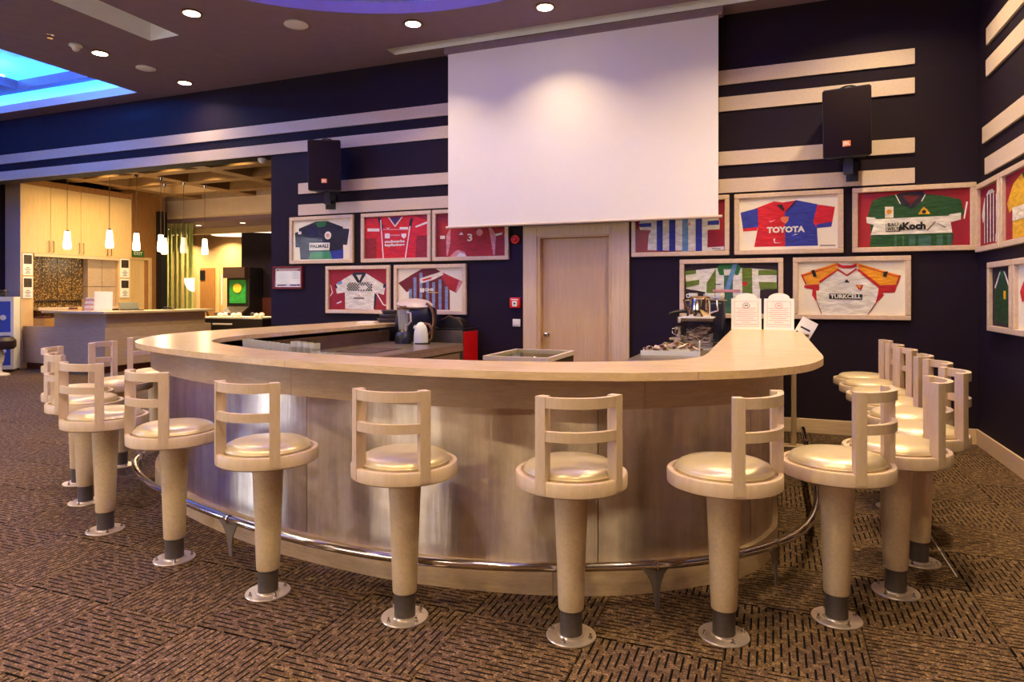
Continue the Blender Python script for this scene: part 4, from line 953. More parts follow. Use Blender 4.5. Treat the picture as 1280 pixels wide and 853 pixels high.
framed('framed blue and white striped jersey half hidden by the screen', -1.497, -.43, *top, 'cloth_matred', ((55, 130), (1135, 100), (1135, 690), (55, 735)), [
    ('shirt_body', [(240, 190), (480, 130), (760, 120), (980, 170), (1075, 340), (1075, 440), (935, 450), (930, 705), (200, 702), (215, 510), (245, 455), (105, 450), (90, 370)], 'cloth_white', 0),
    ('body_stripe', R4(315, 150, 390, 706), 'cloth_blue', 1), ('body_stripe', R4(470, 135, 546, 708), 'cloth_blue', 1), ('body_stripe', R4(630, 130, 702, 710), 'cloth_skyblue', 1), ('body_stripe', R4(792, 130, 868, 706), 'cloth_blue', 1),
    ('sleeve_stripe', [(88, 375), (248, 365), (248, 412), (102, 418)], 'cloth_blue', 1), ('sleeve_stripe', [(935, 345), (1070, 335), (1070, 388), (935, 392)], 'cloth_blue', 1), ('disc', (712, 380), 20, 'cloth_pink', 2),
    ('name_card', [(930, 655), (1130, 640), (1130, 680), (928, 700)], 'paper_white', 0), ('card_print', R4(985, 664, 1085, 674), 'ink_grey', 1)])
framed('framed navy jersey lettered PALMALI at the left end of the upper row', -6.327, -5.267, *top, 'cloth_matcream', ((90, 100), (530, 85), (528, 400), (90, 408)), [
    ('shirt_body', [(132, 160), (265, 107), (350, 102), (470, 150), (472, 395), (145, 402), (138, 300)], 'cloth_navy', 0), ('sleeve', [(102, 193), (160, 170), (160, 300), (108, 306)], 'cloth_navy', 0), ('sleeve', [(440, 160), (518, 166), (500, 290), (440, 285)], 'cloth_navy', 0),
    ('collar', [(262, 117), (350, 106), (335, 146), (280, 152)], 'cloth_collargreen', 1), ('sponsor_panel', [(217, 272), (370, 270), (372, 280), (368, 330), (214, 330)], 'paper_white', 1), ('text', 'PALMALI', (292, 299), 138, 28, 'ink_black', 1, .002),
    ('disc', (358, 215), 25, 'paper_white', 1), ('disc', (358, 215), 12, 'cloth_pink', 2), ('maker_mark', [(285, 196), (300, 200), (312, 212), (300, 208)], 'cloth_collargreen', 1), ('sleeve_badge', R4(128, 182, 152, 204), 'paper_white', 1),
    ('lower_print', [(228, 345), (380, 335), (395, 396), (210, 400)], 'green_art', 1), ('lower_print', [(372, 335), (473, 325), (472, 395), (392, 398)], 'cloth_blue', 1)])
framed('framed bright red jersey with white lettering and V-neck piping', -5.142, -4.084, *top, 'cloth_crimson', ((53, 122), (572, 95), (572, 445), (53, 457)), [
    ('shirt_body', [(150, 126), (250, 118), (370, 112), (470, 106), (480, 270), (470, 448), (150, 455), (150, 300)], 'cloth_red', 0), ('sleeve', [(58, 135), (150, 128), (150, 290), (60, 292)], 'cloth_red', 0), ('sleeve', [(470, 108), (570, 145), (570, 262), (475, 270)], 'cloth_red', 0),
    ('side_panel', [(160, 125), (185, 123), (208, 200), (196, 235)], 'cloth_navy', 1), ('side_panel', [(430, 130), (455, 120), (440, 190), (415, 220)], 'cloth_navy', 1),
    ('piping', [(183, 140), (190, 140), (212, 450), (204, 450)], 'paper_white', 1), ('piping', [(424, 190), (432, 190), (394, 447), (386, 447)], 'paper_white', 1), ('neck_piping', [(248, 120), (258, 120), (306, 186), (305, 198)], 'paper_white', 1), ('neck_piping', [(360, 114), (368, 116), (307, 198), (303, 187)], 'paper_white', 1), ('neck_lining', [(262, 120), (356, 116), (305, 180)], 'cloth_purple', 1),
    ('chest_line', R4(205, 216, 425, 219), 'paper_white', 1), ('crest', R4(222, 250, 262, 290), 'paper_white', 1), ('crest', [(358, 252), (398, 250), (396, 275), (378, 292), (360, 275)], 'paper_white', 1), ('print', R4(270, 259, 345, 270), 'cloth_pink', 1),
    ('text', 'stadtwerke', (303, 315), 165, 22, 'paper_white', 1, .002), ('text', 'kapfenberg', (303, 343), 165, 22, 'paper_white', 1, .002), ('sleeve_print', R4(75, 210, 175, 234), 'paper_white', 1), ('sleeve_print', [(470, 190), (568, 150), (568, 168), (476, 202)], 'paper_white', 1), ('maker_mark', [(232, 200), (248, 208), (264, 200), (248, 216)], 'paper_white', 1), ('print', R4(345, 198, 412, 214), 'paper_white', 1)])
framed('framed dark red jersey numbered 3, partly behind the screen', -4.061, -3.008, *top, 'cloth_crimson', ((648, 85), (1228, 60), (1225, 430), (648, 437)), [
    ('shirt_body', [(765, 180), (860, 110), (1020, 100), (1110, 170), (1135, 250), (1140, 430), (745, 434), (748, 280)], 'cloth_darkred', 0), ('sleeve', [(690, 150), (780, 170), (750, 270), (682, 282)], 'cloth_darkred', 0), ('sleeve', [(1105, 170), (1222, 225), (1192, 262), (1138, 262)], 'cloth_darkred', 0),
    ('side_panel', [(732, 262), (770, 195), (768, 320), (745, 427), (735, 425)], 'cloth_pink', 1), ('side_panel', [(1090, 195), (1112, 200), (1150, 258), (1142, 424), (1128, 424), (1105, 275)], 'cloth_pink', 1), ('sleeve_badge', R4(680, 262, 720, 288), 'paper_white', 1), ('sleeve_badge', [(1145, 250), (1200, 240), (1200, 255), (1150, 268)], 'paper_white', 1),
    ('text', '3', (935, 281), 42, 62, 'paper_white', 1, .003), ('disc', (1015, 236), 27, 'cloth_pink', 1), ('maker_mark', [(842, 256), (862, 232), (880, 256)], 'paper_white', 1), ('lower_print', [(765, 435), (800, 395), (835, 378), (890, 395), (908, 434)], 'cloth_pink', 1), ('lower_print', [(820, 434), (850, 400), (890, 412), (905, 434)], 'paper_white', 2)])
chk = [('checker', R4(503 + 20 * a + (10 if b % 2 else 0), 581 + 10.8 * b, 513.5 + 20 * a + (10 if b % 2 else 0), 590.5 + 10.8 * b), 'ink_black', 1) for b in range(6) for a in range(10) if not (b in (2, 3, 4) and 5 <= a <= 7) and not (b == 0 and a in (0, 4, 9))]
wj = framed('framed white jersey with black checked chest on a red ground', -5.714, -4.693, *bot, 'cloth_matred', ((363, 485), (820, 480), (820, 785), (363, 790)), [
    ('shirt_body', [(482, 552), (555, 513), (650, 508), (722, 552), (735, 665), (718, 786), (490, 783), (487, 660)], 'cloth_white', 0), ('sleeve', [(408, 602), (482, 552), (495, 655), (422, 668)], 'cloth_white', 0), ('sleeve', [(718, 550), (805, 602), (792, 672), (728, 655)], 'cloth_white', 0),
    ('collar', [(545, 518), (572, 514), (606, 574), (592, 586)], 'cloth_navy', 2), ('collar', [(655, 514), (628, 514), (602, 574), (612, 586)], 'cloth_navy', 2), ('collar', [(543, 521), (560, 507), (648, 504), (657, 517), (600, 524)], 'cloth_navy', 2),
    ('cuff', [(402, 602), (415, 596), (428, 622), (416, 630)], 'cloth_navy', 1), ('cuff', [(790, 596), (812, 588), (806, 618), (788, 622)], 'cloth_navy', 1), ('side_panel', [(722, 660), (738, 668), (725, 780), (714, 780)], 'cloth_navy', 1),
    ('ground_line', [(368, 600), (374, 600), (390, 660), (370, 690), (366, 684), (382, 656)], 'paper_white', 0), ('ground_line', [(735, 665), (741, 660), (790, 740), (818, 750), (818, 758), (785, 748)], 'paper_white', 0), ('ground_mark', [(420, 738), (458, 722), (460, 732), (424, 748)], 'paper_white', 0),
    ('print', R4(560, 693, 640, 706), 'ink_grey', 1), ('maker_mark', [(594, 684), (602, 672), (610, 684)], 'orange_badge', 1), ('sleeve_badge', [(428, 580), (462, 570), (466, 590), (434, 600)], 'cloth_skyblue', 1)])
bmc = bmesh.new(); fmap = mapper((363, 485), (820, 480), (820, 785), (363, 790), 1.021 - .1, .645 - .1)
for _, poly, _, _ in chk:
    if 540 < poly[0][0] < 640 and poly[0][1] < 600: pass
    bm_prism(bmc, [fmap(*p) for p in poly], -.0185, -.0155)
body = [c for c in wj.children if c.name.startswith('shirt_body')][0]
o = obj('checked_print', bmc, 'ink_black', body); o['kind'] = 'stuff'
framed('framed claret jersey with blue stripes lettered QNB', -4.632, -3.583, *bot, 'cloth_matcream', ((100, 80), (690, 72), (685, 465), (100, 472)), [
    ('shirt_body', [(205, 150), (320, 82), (440, 78), (545, 140), (570, 300), (570, 460), (200, 462), (205, 290)], 'cloth_maroon', 0), ('sleeve', [(104, 215), (240, 130), (300, 95), (240, 260), (182, 302)], 'cloth_maroon', 0), ('sleeve', [(478, 102), (686, 200), (626, 302), (545, 262)], 'cloth_darkred', 0),
    ('cuff', [(652, 190), (682, 204), (632, 292), (620, 292)], 'cloth_pink', 1)]
    + [('body_stripe', R4(x, y0, x + 26, 460), 'cloth_stripeblue', 1) for x, y0 in ((203, 270), (245, 160), (300, 118), (360, 200), (415, 205), (472, 180), (530, 245))]
    + [('cream_band', [(300, 172), (430, 130), (500, 105), (515, 135), (420, 185), (310, 218)], 'cloth_cream', 2), ('cream_band_print', [(330, 180), (410, 158), (412, 172), (334, 196)], 'cloth_red', 3), ('sponsor_badge', R4(305, 262, 342, 300), 'paper_white', 2), ('text', 'QNB', (388, 276), 84, 26, 'paper_white', 2, .002), ('sponsor_line', R4(378, 296, 468, 304), 'cloth_yellow', 2)])  # cream band with a red mark laid over the stripes
# certificate
t = framed('small red-framed white notice beside the lobby opening', -6.623, -6.106, 1.523, 1.845, 'paper_white', ((0, 0), (100, 0), (100, 100), (0, 100)), [
    ('header_band', R4(6, 4, 94, 14), 'cloth_pink', 0), ('header_corner', R4(6, 4, 12, 14), 'cloth_maroon', 1), ('header_corner', R4(88, 4, 94, 14), 'cloth_maroon', 1), ('footer_band', R4(6, 86, 94, 95), 'cloth_purple', 0), ('footer_print', R4(42, 88, 56, 93), 'paper_white', 1)]
    + [('print_line', R4(66, 22 + 8 * q, 84, 24 + 8 * q), 'ink_grey', 0) for q in range(5)] + [('print_line', R4(14, 28 + 10 * q, 14 + 40 * (.6 + .4 * ((q * 7) % 3) / 2), 29.5 + 10 * q), 'ink_grey', 0) for q in range(6)],
    rail=.03, fr_mat='cloth_maroon', cat='notice', name='framed_notice', group=None)
# right wall (x axis of these runs along -Y)
framed('framed white and maroon striped jersey in the corner of the right wall', -7.52, -6.82, 1.846, 2.49, 'cloth_matred', ((0, 0), (100, 0), (100, 100), (0, 100)), [
    ('shirt_body', [(22, 18), (42, 8), (60, 8), (78, 18), (80, 95), (20, 95)], 'cloth_white', 0), ('sleeve', [(8, 45), (22, 18), (26, 50), (14, 60)], 'cloth_white', 0), ('sleeve', [(92, 45), (78, 18), (74, 50), (86, 60)], 'cloth_white', 0)]
    + [('body_stripe', R4(x, 15, x + 8, 95), 'cloth_maroon', 1) for x in (26, 41, 56, 70)] + [('name_card', R4(78, 84, 96, 97), 'paper_white', 1)], where='right')
framed('framed yellow jersey with cream panel on the right wall', -6.79, -5.75, 1.846, 2.49, 'cloth_matred', ((0, 0), (100, 0), (100, 100), (0, 100)), [
    ('shirt_body', [(20, 16), (42, 6), (58, 6), (80, 16), (82, 98), (18, 98)], 'cloth_yellow', 0), ('sleeve', [(4, 42), (20, 16), (24, 50), (10, 58)], 'cloth_yellow', 0), ('sleeve', [(96, 42), (80, 16), (76, 50), (90, 58)], 'cloth_yellow', 0),
    ('chest_panel', R4(19, 52, 81, 72), 'cloth_cream', 1), ('collar', [(42, 6), (58, 6), (50, 20)], 'cloth_green', 1)], where='right')
framed('framed green jersey with white shoulder piping on the right wall', -7.15, -6.51, 1.12, 1.735, 'cloth_darkmat', ((0, 0), (100, 0), (100, 100), (0, 100)), [
    ('shirt_body', [(14, 34), (40, 6), (60, 6), (88, 34), (90, 94), (12, 94)], 'cloth_deepgreen', 0), ('piping', [(38, 8), (43, 8), (17, 36), (12, 34)], 'paper_white', 1), ('piping', [(57, 8), (62, 8), (90, 36), (84, 36)], 'paper_white', 1), ('collar', [(40, 6), (60, 6), (50, 20)], 'cloth_collargreen', 1), ('crest', R4(58, 40, 68, 54), 'cloth_yellow', 1)], where='right')
framed('framed red jersey at the edge of the picture on the right wall', -6.48, -5.5, 1.12, 1.735, 'cloth_matcream', ((0, 0), (100, 0), (100, 100), (0, 100)), [
    ('shirt_body', [(20, 16), (42, 6), (58, 6), (80, 16), (80, 96), (20, 96)], 'cloth_red', 0), ('sleeve', [(4, 42), (20, 16), (24, 50), (10, 58)], 'cloth_red', 0), ('sleeve', [(96, 42), (80, 16), (76, 50), (90, 58)], 'cloth_red', 0)], where='right')

# ================================================================== THINGS IN AND ON THE BAR
# left work unit and its machines
wu = thing('work_counter', 'stainless work counter inside the left leg of the bar', 'counter', (0, 0, 0))
box('worktop', (-4.2, -3.22, 4.75, 6.72, .87, .90), 'steel_work', wu, .004); box('worktop_lip', (-3.24, -3.215, 4.75, 6.72, .82, .87), 'steel_work', wu)
for y0, y1 in ((4.78, 5.4), (5.42, 6.04), (6.06, 6.7)): box('cabinet_door', (-3.27, -3.25, y0, y1, .06, .80), 'steel_work', wu, .003)
box('carcass', (-4.2, -3.28, 4.76, 6.71, .0, .86), 'steel_dark', wu)
box('splashback', (-4.2, -4.17, 4.75, 6.72, .90, 1.03), 'steel_dark', wu)
box('sink_rim', (-3.85, -3.4, 5.2, 5.75, .90, .908), 'chrome', wu); box('sink_bowl', (-3.8, -3.45, 5.25, 5.7, .908, .910), 'steel_dark', wu)
rwu = thing('back_counter', 'work counter inside the right leg of the bar', 'counter', (0, 0, 0))
box('worktop', (-1.1, -.4, 5.3, 7.5, .89, .92), 'steel_work', rwu, .004)
for y0, y1 in ((5.32, 6.04), (6.06, 6.78), (6.8, 7.48)): box('cabinet_door', (-1.09, -1.07, y0, y1, .06, .86), 'steel_dark', rwu, .003)
box('carcass', (-1.06, -.42, 5.32, 7.48, 0, .89), 'steel_dark', rwu)
# glasses on the ledge behind the front counter
sh = thing('glass_shelf', 'low shelf for glasses behind the left bend of the counter', 'shelf', (0, 0, 0))
bm = bmesh.new(); bm_prism_z(bm, [(-3.97, 4.0), (-3.5, 3.64), (-2.5, 3.33), (-2.45, 3.55), (-3.4, 3.95), (-3.9, 4.3)], .98, 1.0); obj('board', bm, 'steel_dark', sh)
for p in ((-3.85, 4.05), (-2.55, 3.45), (-3.3, 3.75)):
    bm = bmesh.new(); bm_cyl(bm, (*p, 0), (*p, .98), .02, n=8); obj('leg', bm, 'steel_dark', sh)
bm = bmesh.new(); bm_lathe(bm, [(.024, 0), (.031, .1), (.029, .1), (.022, .006), (0, .006)], 14); gme = mesh_of(bm, 'tumbler_glass', True, 'tumbler')
bm = bmesh.new(); bm_lathe(bm, [(0, 0.0015), (.026, 0.0015), (.028, .01), (0, .01)], 14); gfoot = mesh_of(bm, 'white_plastic', True, 'tumbler_foot')
def lerp(a, b, t): return (a[0] + (b[0] - a[0]) * t, a[1] + (b[1] - a[1]) * t)
for rowi, (pa, pb, n_) in enumerate((((-3.82, 4.07), (-3.12, 3.735), 11),)):
    for q in range(n_):
        p = lerp(pa, pb, q / (n_ - 1)); t = thing('tumbler', 'small clear tumbler in the row behind the counter bend', 'glass', (p[0], p[1], 1.0), 0, 'small tumblers in the row')
        obj('glass_body', gme, None, t); obj('foot', gfoot, None, t)
bm = bmesh.new(); bm_lathe(bm, [(.034, 0), (.036, .125), (.033, .125), (.031, .008), (0, .008)], 14); gme2 = mesh_of(bm, 'tumbler_glass', True, 'tall_glass')
bm = bmesh.new(); bm_lathe(bm, [(0, .01), (.029, .01), (.030, .09), (0, .09)], 14); amb = mesh_of(bm, 'bronze', True, 'amber_fill')
for q in range(4):
    p = lerp((-3.06, 3.72), (-2.82, 3.62), q / 3)
    t = thing('tall_glass', 'taller amber-toned glass at the right end of the tumbler row', 'glass', (p[0], p[1], 1.0), 0, 'taller glasses by the tumblers'); obj('glass_body', gme2, None, t); obj('amber_base', amb, None, t)
for q in range(4):
    p = lerp((-2.76, 3.56), (-2.52, 3.46), q / 3)
    t = thing('shot_glass', 'low clear shot glass beyond the taller glasses', 'glass', (p[0], p[1], 1.0), 0, 'shot glasses by the tumblers'); o = obj('glass_body', gme, None, t); o.scale = (1, 1, .75); o = obj('foot', gfoot, None, t)
# blender
t = thing('blender', 'jug blender with dark base on the work counter', 'blender', (-3.84, 6.47, .90), R(-10))
bm = bmesh.new(); bm_lathe(bm, [(.09, 0), (.095, .03), (.085, .1), (.06, .13), (0, .13)], 20); obj('motor_base', bm, 'black_plastic', t, True)
bm = bmesh.new(); bm_lathe(bm, [(.045, .13), (.05, .15), (.062, .36), (.07, .38), (.066, .38), (.058, .36), (.046, .16), (0, .155)], 20); obj('jug', bm, 'tumbler_glass', t, True)
bm = bmesh.new(); bm_lathe(bm, [(.048, .128), (.05, .17), (.044, .17), (0, .168)], 18); obj('collar', bm, 'chrome', t, True)
bm = bmesh.new(); bm_lathe(bm, [(.071, .38), (.071, .4), (.04, .405), (.035, .42), (0, .42)], 20); obj('lid', bm, 'bronze', t, True)
bm = bmesh.new(); bm_tube(bm, [(.06, 0, .35), (.105, 0, .34), (.11, 0, .25), (.055, 0, .2)], .011, 8); obj('handle', bm, 'pale_lid', t, True)
# kettle
t = thing('kettle', 'white electric kettle with dark handle on the work counter', 'kettle', (-3.62, 6.48, .90), R(20))
bm = bmesh.new()
prof = [(.085, 0), (.086, .02), (.083, .1), (.075, .16), (.058, .205), (.03, .235), (0, .243)]
bm_lathe(bm, prof, 24); bmesh.ops.scale(bm, vec=(.95, .8, 1), verts=bm.verts); obj('body', bm, 'white_plastic', t, True)
bm = bmesh.new(); bm_tube(bm, [(.03, 0, .225), (.09, 0, .215), (.125, 0, .15), (.12, 0, .06), (.08, 0, .03)], [.014, .016, .017, .015, .012], 10); obj('handle', bm, 'bronze', t, True)
bm = bmesh.new(); bm_lathe(bm, [(.09, 0.0005), (.09, .014), (.07, .016), (0, .016)], 20); bmesh.ops.translate(bm, verts=bm.verts, vec=(.015, 0, -.0)); obj('base', bm, 'black_plastic', t, True)
bm = bmesh.new(); bm_prism(bm, [(-.085, .17), (-.055, .175), (-.05, .21), (-.075, .205)], -.018, .018); obj('spout', bm, 'white_plastic', t)
# big dark drum machine with pale lid
t = thing('drum_machine', 'dark barrel-shaped bar machine with pale oval lid and bronze rim', 'machine', (-3.93, 6.88, .93), R(14))
bm = bmesh.new(); bm_lathe(bm, [(.12, 0), (.2, .03), (.24, .12), (.245, .26), (.22, .38), (.2, .40), (0, .40)], 28); bmesh.ops.scale(bm, vec=(1, .8, 1), verts=bm.verts); bmesh.ops.rotate(bm, verts=bm.verts, cent=(0, 0, .1), matrix=Matrix.Rotation(R(10), 3, 'Y')); obj('drum', bm, 'black_navy', t, True)
bm = bmesh.new(); bm_lathe(bm, [(0, .39), (.2, .39), (.215, .41), (.17, .445), (.08, .465), (0, .47)], 28); bmesh.ops.scale(bm, vec=(1, .85, 1), verts=bm.verts); bmesh.ops.rotate(bm, verts=bm.verts, cent=(0, 0, .1), matrix=Matrix.Rotation(R(4), 3, 'Y') @ Matrix.Rotation(R(10), 3, 'X')); obj('lid', bm, 'pale_lid', t, True)
bm = bmesh.new(); bm_tube(bm, [(.13 + .14 * math.cos(a), -.13, .22 + .2 * math.sin(a)) for a in [R(-60 + 12 * q) for q in range(12)]], .02, 8); obj('bronze_rim', bm, 'bronze', t, True)
box('foot', (-.16, .16, -.12, .12, -.03, .04), 'black_plastic', t)
t = thing('contact_grill', 'low dark domed grill beside the barrel-shaped machine', 'grill', (-3.62, 7.28, 1.04), R(8))
bm = bmesh.new(); bm_prism(bm, [(-.17, 0), (.17, 0), (.165, .05), (.12, .1), (.03, .13), (-.08, .12), (-.16, .06)], -.13, .13); bmesh.ops.bevel(bm, geom=list(bm.edges), offset=.012, segments=2, affect='EDGES'); obj('hood', bm, 'black_plastic', t, True)
bm = bmesh.new(); bm_tube(bm, [(-.1, -.14, .1), (0, -.15, .15), (.1, -.14, .115), (.16, -.13, .04)], .009, 8); obj('handle', bm, 'bronze', t, True)
# stainless cabinet with red side
t = thing('red_sided_appliance', 'stainless appliance with bright red side and black top by the wall', 'appliance', (-3.75, 7.32, 0))
box('body', (-.36, .335, -.2, .2, .55, 1.02), 'steel_work', t, .006); box('red_side', (.335, .35, -.19, .2, .57, 1.0), 'red_paint', t, .004); box('top', (-.36, .35, -.2, .2, 1.02, 1.04), 'black_plastic', t, .005)
box('lower_case', (-.36, .33, -.18, .18, .1, .55), 'black_plastic', t)
for x in (-.3, .29):
    for y in (-.14, .14): box('leg', (x - .03, x + .03, y - .03, y + .03, 0, .1), 'pale_lid', t)
# stack of dark trays and papers on the left counter leg
for k in range(3):
    t = thing('serving_tray', ['dark serving tray at the bottom of the stack by the white jersey', 'dark serving tray in the middle of the stack by the white jersey', 'dark serving tray on top of the stack by the white jersey'][k], 'tray', (-4.45 + .03 * k, 7.2, 1.10 + .052 * k), R(6 * k), 'dark trays stacked on the counter end')
    bm = bmesh.new(); bm_lathe(bm, [(0, 0), (.15, 0), (.17, .045), (.166, .045), (.147, .006), (0, .006)], 28); obj('dish', bm, 'black_navy', t, True)
    bm = bmesh.new(); bm_tube(bm, [(.168 * math.cos(2 * math.pi * q / 28), .168 * math.sin(2 * math.pi * q / 28), .045) for q in range(28)], .004, 6, True); obj('rim', bm, 'sleeve_grey', t, True)
t = thing('paper_stack', 'small white stack of napkins on the counter end', 'napkins', (-4.5, 6.75, 1.10), R(20))
for q in range(3): box('napkin', (-.1, .1, -.08, .08, .008 * q, .008 * q + .007), 'paper_white', t, .002)
# glass topped cooler in the middle
t = thing('glass_top_cooler', 'low cooler with a glass top in the middle of the bar', 'cooler', (-2.12, 5.85, 0))
box('body', (-.28, .32, -.4, .4, 0, .86), 'steel_dark', t, .01); box('glass_top', (-.28, .32, -.4, .4, .885, .897), 'green_glass', t, .002)
bm = bmesh.new(); bm_box(bm, -.29, .33, -.41, -.38, .86, .9); bm_box(bm, -.29, .33, .38, .41, .86, .9); bm_box(bm, -.29, -.26, -.38, .38, .86, .9); bm_box(bm, .3, .33, -.38, .38, .86, .9); obj('rim', bm, 'stripe_cream', t)
bm = bmesh.new(); bm_tube(bm, [(.1 + .05 * math.cos(2 * math.pi * q / 18), -.1 + .05 * math.sin(2 * math.pi * q / 18), .87) for q in range(18)], .006, 6, True); obj('lock_ring', bm, 'chrome', t, True)
# coffee machine with steel pot, acrylic box, jug
t = thing('coffee_machine', 'black coffee machine at the far end of the right leg', 'coffee machine', (-.62, 7.12, .92))
box('body', (-.19, .17, -.2, .2, .05, .46), 'black_navy', t, .03, 3); box('drip_tray', (-.36, -.18, -.22, .05, .06, .085), 'steel_work', t, .004); box('base', (-.3, .16, -.2, .2, 0, .05), 'black_plastic', t, .008)
bm = bmesh.new(); bm_tube(bm, [(-.2, -.15, .36), (-.3, -.2, .35), (-.36, -.22, .33)], [.018, .015, .012], 8); obj('portafilter', bm, 'black_plastic', t, True)
bm = bmesh.new(); bm_lathe(bm, [(.035, 0), (.035, .06), (.02, .07), (0, .07)], 14); obj('brew_head', bm, 'chrome', t, True, loc=(-.25, -.15, .24))
box('top_tray', (-.2, .18, -.2, .2, .46, .475), 'steel_work', t, .004)
def cup(name, label, loc, r, h, mat, group=None, handle=True):
    t = thing(name, label, 'cup', loc, R(200), group)
    bm = bmesh.new(); bm_lathe(bm, [(r * .7, 0), (r, h * .4), (r, h), (r * .92, h), (r * .9, h * .4), (0, .006)], 16); obj('bowl', bm, mat, t, True)
    if handle: bm = bmesh.new(); bm_tube(bm, [(r * .9, 0, h * .85), (r * 1.5, 0, h * .8), (r * 1.5, 0, h * .4), (r * .85, 0, h * .25)], r * .12, 6); obj('handle', bm, mat, t, True)
    return t
cup('coffee_cup', 'white cup on the left of the coffee machine top', (-.75, 7.0, 1.396), .045, .065, 'white_plastic', 'white cups on the coffee machine')
cup('coffee_cup', 'white cup on the right of the coffee machine top', (-.49, 7.02, 1.396), .045, .065, 'white_plastic', 'white cups on the coffee machine')
cup('coffee_cup', 'white cup behind the steel pot on the coffee machine', (-.6, 7.22, 1.396), .045, .065, 'white_plastic', 'white cups on the coffee machine')
cup('milk_jug', 'steel milk jug on the coffee machine drip tray', (-.89, 7.02, 1.006), .05, .11, 'chrome')
t = thing('acrylic_box', 'clear acrylic box of wrapped straws before the coffee machine', 'box', (-.67, 6.66, .92))
bm = bmesh.new()
for d in ((-.15, .15, -.12, -.115, 0, .3), (-.15, .15, .115, .12, 0, .3), (-.15, -.145, -.115, .115, 0, .3), (.145, .15, -.115, .115, 0, .3)): bm_box(bm, *d)
obj('wall_panels', bm, 'clear_glass', t); box('floor_plate', (-.15, .15, -.12, .12, 0, .006), 'white_plastic', t); box('lid', (-.155, .155, -.125, .125, .3, .312), 'white_plastic', t)
rnd = random.Random(3); bm = bmesh.new()
for q in range(34):
    a = rnd.uniform(0, math.pi); x, y, z = rnd.uniform(-.06, .06), rnd.uniform(-.05, .05), rnd.uniform(.02, .2); L = .07
    bm_cyl(bm, (x - L * math.cos(a), y - .04 * math.sin(a), z), (x + L * math.cos(a), y + .04 * math.sin(a), z + rnd.uniform(-.01, .05)), .006, n=5)
o = obj('wrapped_straws', bm, 'foil_packet', t); o['kind'] = 'stuff'
t = thing('steel_pot', 'shiny steel coffee pot on the acrylic box', 'pot', (-.65, 6.64, 1.232), R(10))
bm = bmesh.new(); bm_lathe(bm, [(.1, 0), (.105, .01), (.1, .11), (.092, .17), (.1, .18), (.094, .18), (.086, .165), (.09, .02), (0, .015)], 28); obj('body', bm, 'chrome', t, True)
bm = bmesh.new(); bm_lathe(bm, [(.1, .18), (.09, .195), (0, .2)], 24); obj('lid', bm, 'bronze', t, True)
bm = bmesh.new(); bm_tube(bm, [(.09, 0, .16), (.16, 0, .17), (.165, 0, .06), (.1, 0, .04)], .01, 8); obj('handle', bm, 'chrome', t, True)
bm = bmesh.new(); bm_tube(bm, [(-.09, 0, .05), (-.13, 0, .1), (-.15, 0, .17)], [.018, .014, .01], 8); obj('spout', bm, 'bronze', t, True)
# heap of sachets in a tray
t = thing('sachet_tray', 'low white tray on the right work counter', 'tray', (-.78, 5.95, .92), R(5))
bm = bmesh.new(); bm_box(bm, -.3, .2, -.12, .12, 0, .01); bm_box(bm, -.3, .2, -.12, -.11, .01, .04); bm_box(bm, -.3, .2, .11, .12, .01, .04); bm_box(bm, .19, .2, -.11, .11, .01, .12); obj('tray', bm, 'white_plastic', t)
rnd = random.Random(5)
bm = bmesh.new(); bm_box(bm, -.055, .055, -.02, .02, -.006, .006, .005); sach = mesh_of(bm, 'foil_packet', False, 'sachet')
bm = bmesh.new(); bm_box(bm, .03, .0565, -.021, .021, -.0065, .0065, .003); sachp = mesh_of(bm, 'bronze', False, 'sachet_print')
for q in range(26):
    fx = q / 25; x = -.78 - .26 + .44 * fx; z = .945 + rnd.uniform(0, .02) + .06 * max(0, 1 - abs(fx - .6) * 2)
    s_ = thing('sachet', 'small foil sachet in the heap on the right work counter', 'sachet', (x, 5.95 + rnd.uniform(-.07, .07), z), 0, 'sachets heaped in the tray')
    s_.rotation_euler = (rnd.uniform(-.5, .5), rnd.uniform(-.5, .5), rnd.uniform(0, 6.28)); obj('packet', sach, None, s_); obj('printed_end', sachp, None, s_)
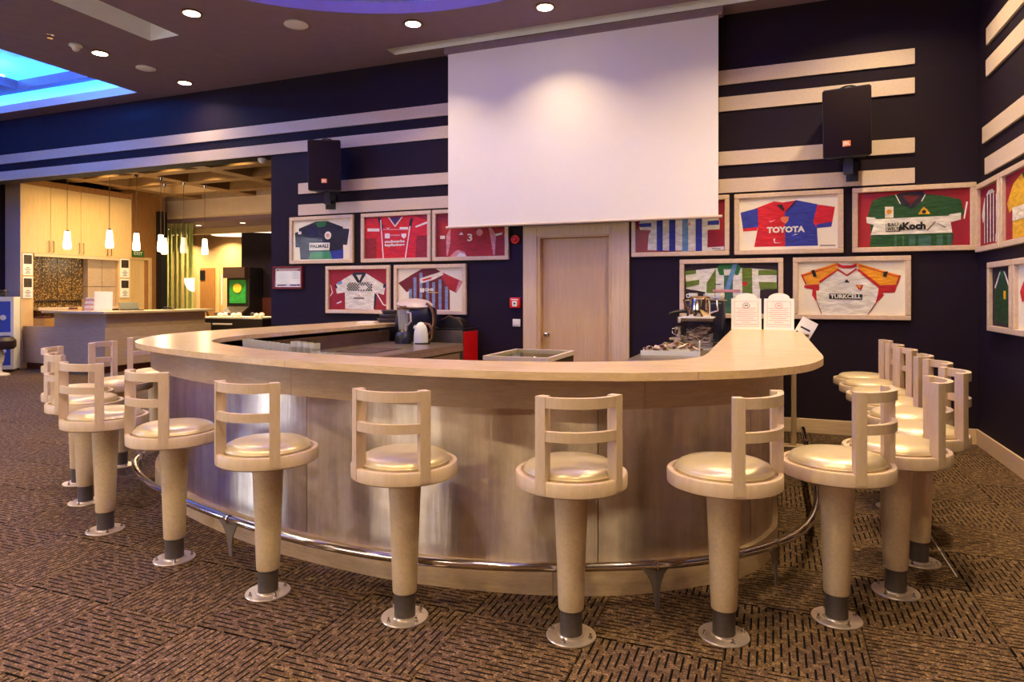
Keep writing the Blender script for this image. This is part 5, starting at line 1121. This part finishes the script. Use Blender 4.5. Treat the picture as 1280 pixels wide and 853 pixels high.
# menu stands on the right leg
for x0, x1, rz, l, emb in ((-.385, -.09, 4, 'left white menu stand with grey round emblem on the counter end', 'ink_grey'), (-.082, .205, -3, 'right white menu stand with red round emblem on the counter end', 'cloth_pink')):
    t = thing('menu_stand', l, 'menu', ((x0 + x1) / 2, 6.98, TOPZ), R(rz), 'menu stands on the counter end'); hw = (x1 - x0) / 2 - .006; H = .31
    Mt = Matrix.Rotation(R(-9), 3, 'X')
    def rot(bm): bmesh.ops.rotate(bm, verts=bm.verts, cent=(0, 0, 0), matrix=Mt); return bm
    arch = [(-hw, 0), (hw, 0), (hw, H)] + [(hw * .72 * math.cos(R(a)), H + .055 * math.sin(R(a))) for a in range(0, 181, 15)] + [(-hw, H)]
    bm = bmesh.new(); bm_prism(bm, arch, -.006, .006); obj('card', rot(bm), 'paper_white', t)
    bm = bmesh.new()
    for a, b, c, d in ((-hw + .03, hw - .03, .03, .032), (-hw + .03, hw - .03, H - .03, H - .028), (-hw + .03, -hw + .032, .03, H - .03), (hw - .032, hw - .03, .03, H - .03)): bm_box(bm, a, b, -.0075, -.006, c, d)
    obj('border_print', rot(bm), 'ink_grey', t)
    bm = bmesh.new(); bm_tube(bm, [(.032 * math.cos(2 * math.pi * q / 20), -.007, H - .07 + .026 * math.sin(2 * math.pi * q / 20)) for q in range(20)], .0025, 5, True); bm_box(bm, -.016, .016, -.0075, -.006, H - .076, H - .064); obj('round_emblem', rot(bm), emb, t)
    bm = bmesh.new()
    for q in range(9): ww = hw * (.72, .3, .68, .5, .7, .62, .72, .55, .66)[q]; bm_box(bm, -ww, ww, -.0072, -.006, .05 + .02 * q, .054 + .02 * q)
    obj('small_print', rot(bm), 'cloth_pink', t)
    bm = bmesh.new(); bm_box(bm, -hw, hw, -.02, .09, 0, .006); bm_box(bm, -.02, .02, .075, .085, 0, .2); obj('easel_foot', bm, 'paper_white', t)
t = thing('tent_card', 'small tilted white card at the outer edge of the counter end', 'card', (.29, 6.72, 1.13), R(-12))
bm = bmesh.new(); bm_box(bm, -.075, .075, -.004, .004, -.09, .09); bm_box(bm, -.075, .075, -.005, .005, .07, .09); bmesh.ops.rotate(bm, verts=bm.verts, cent=(0, 0, 0), matrix=Matrix.Rotation(R(28), 3, 'Y')); obj('card', bm, 'paper_white', t)
bm = bmesh.new(); bm_box(bm, -.045, .045, -.006, -.004, -.01, .006); bm_box(bm, -.06, -.045, -.006, -.004, -.065, -.05); bmesh.ops.rotate(bm, verts=bm.verts, cent=(0, 0, 0), matrix=Matrix.Rotation(R(28), 3, 'Y')); obj('print', bm, 'ink_black', t)
bm = bmesh.new(); bm_box(bm, -.03, .03, -.01, .0, -.07, -.05); obj('clip', bm, 'chrome', t)
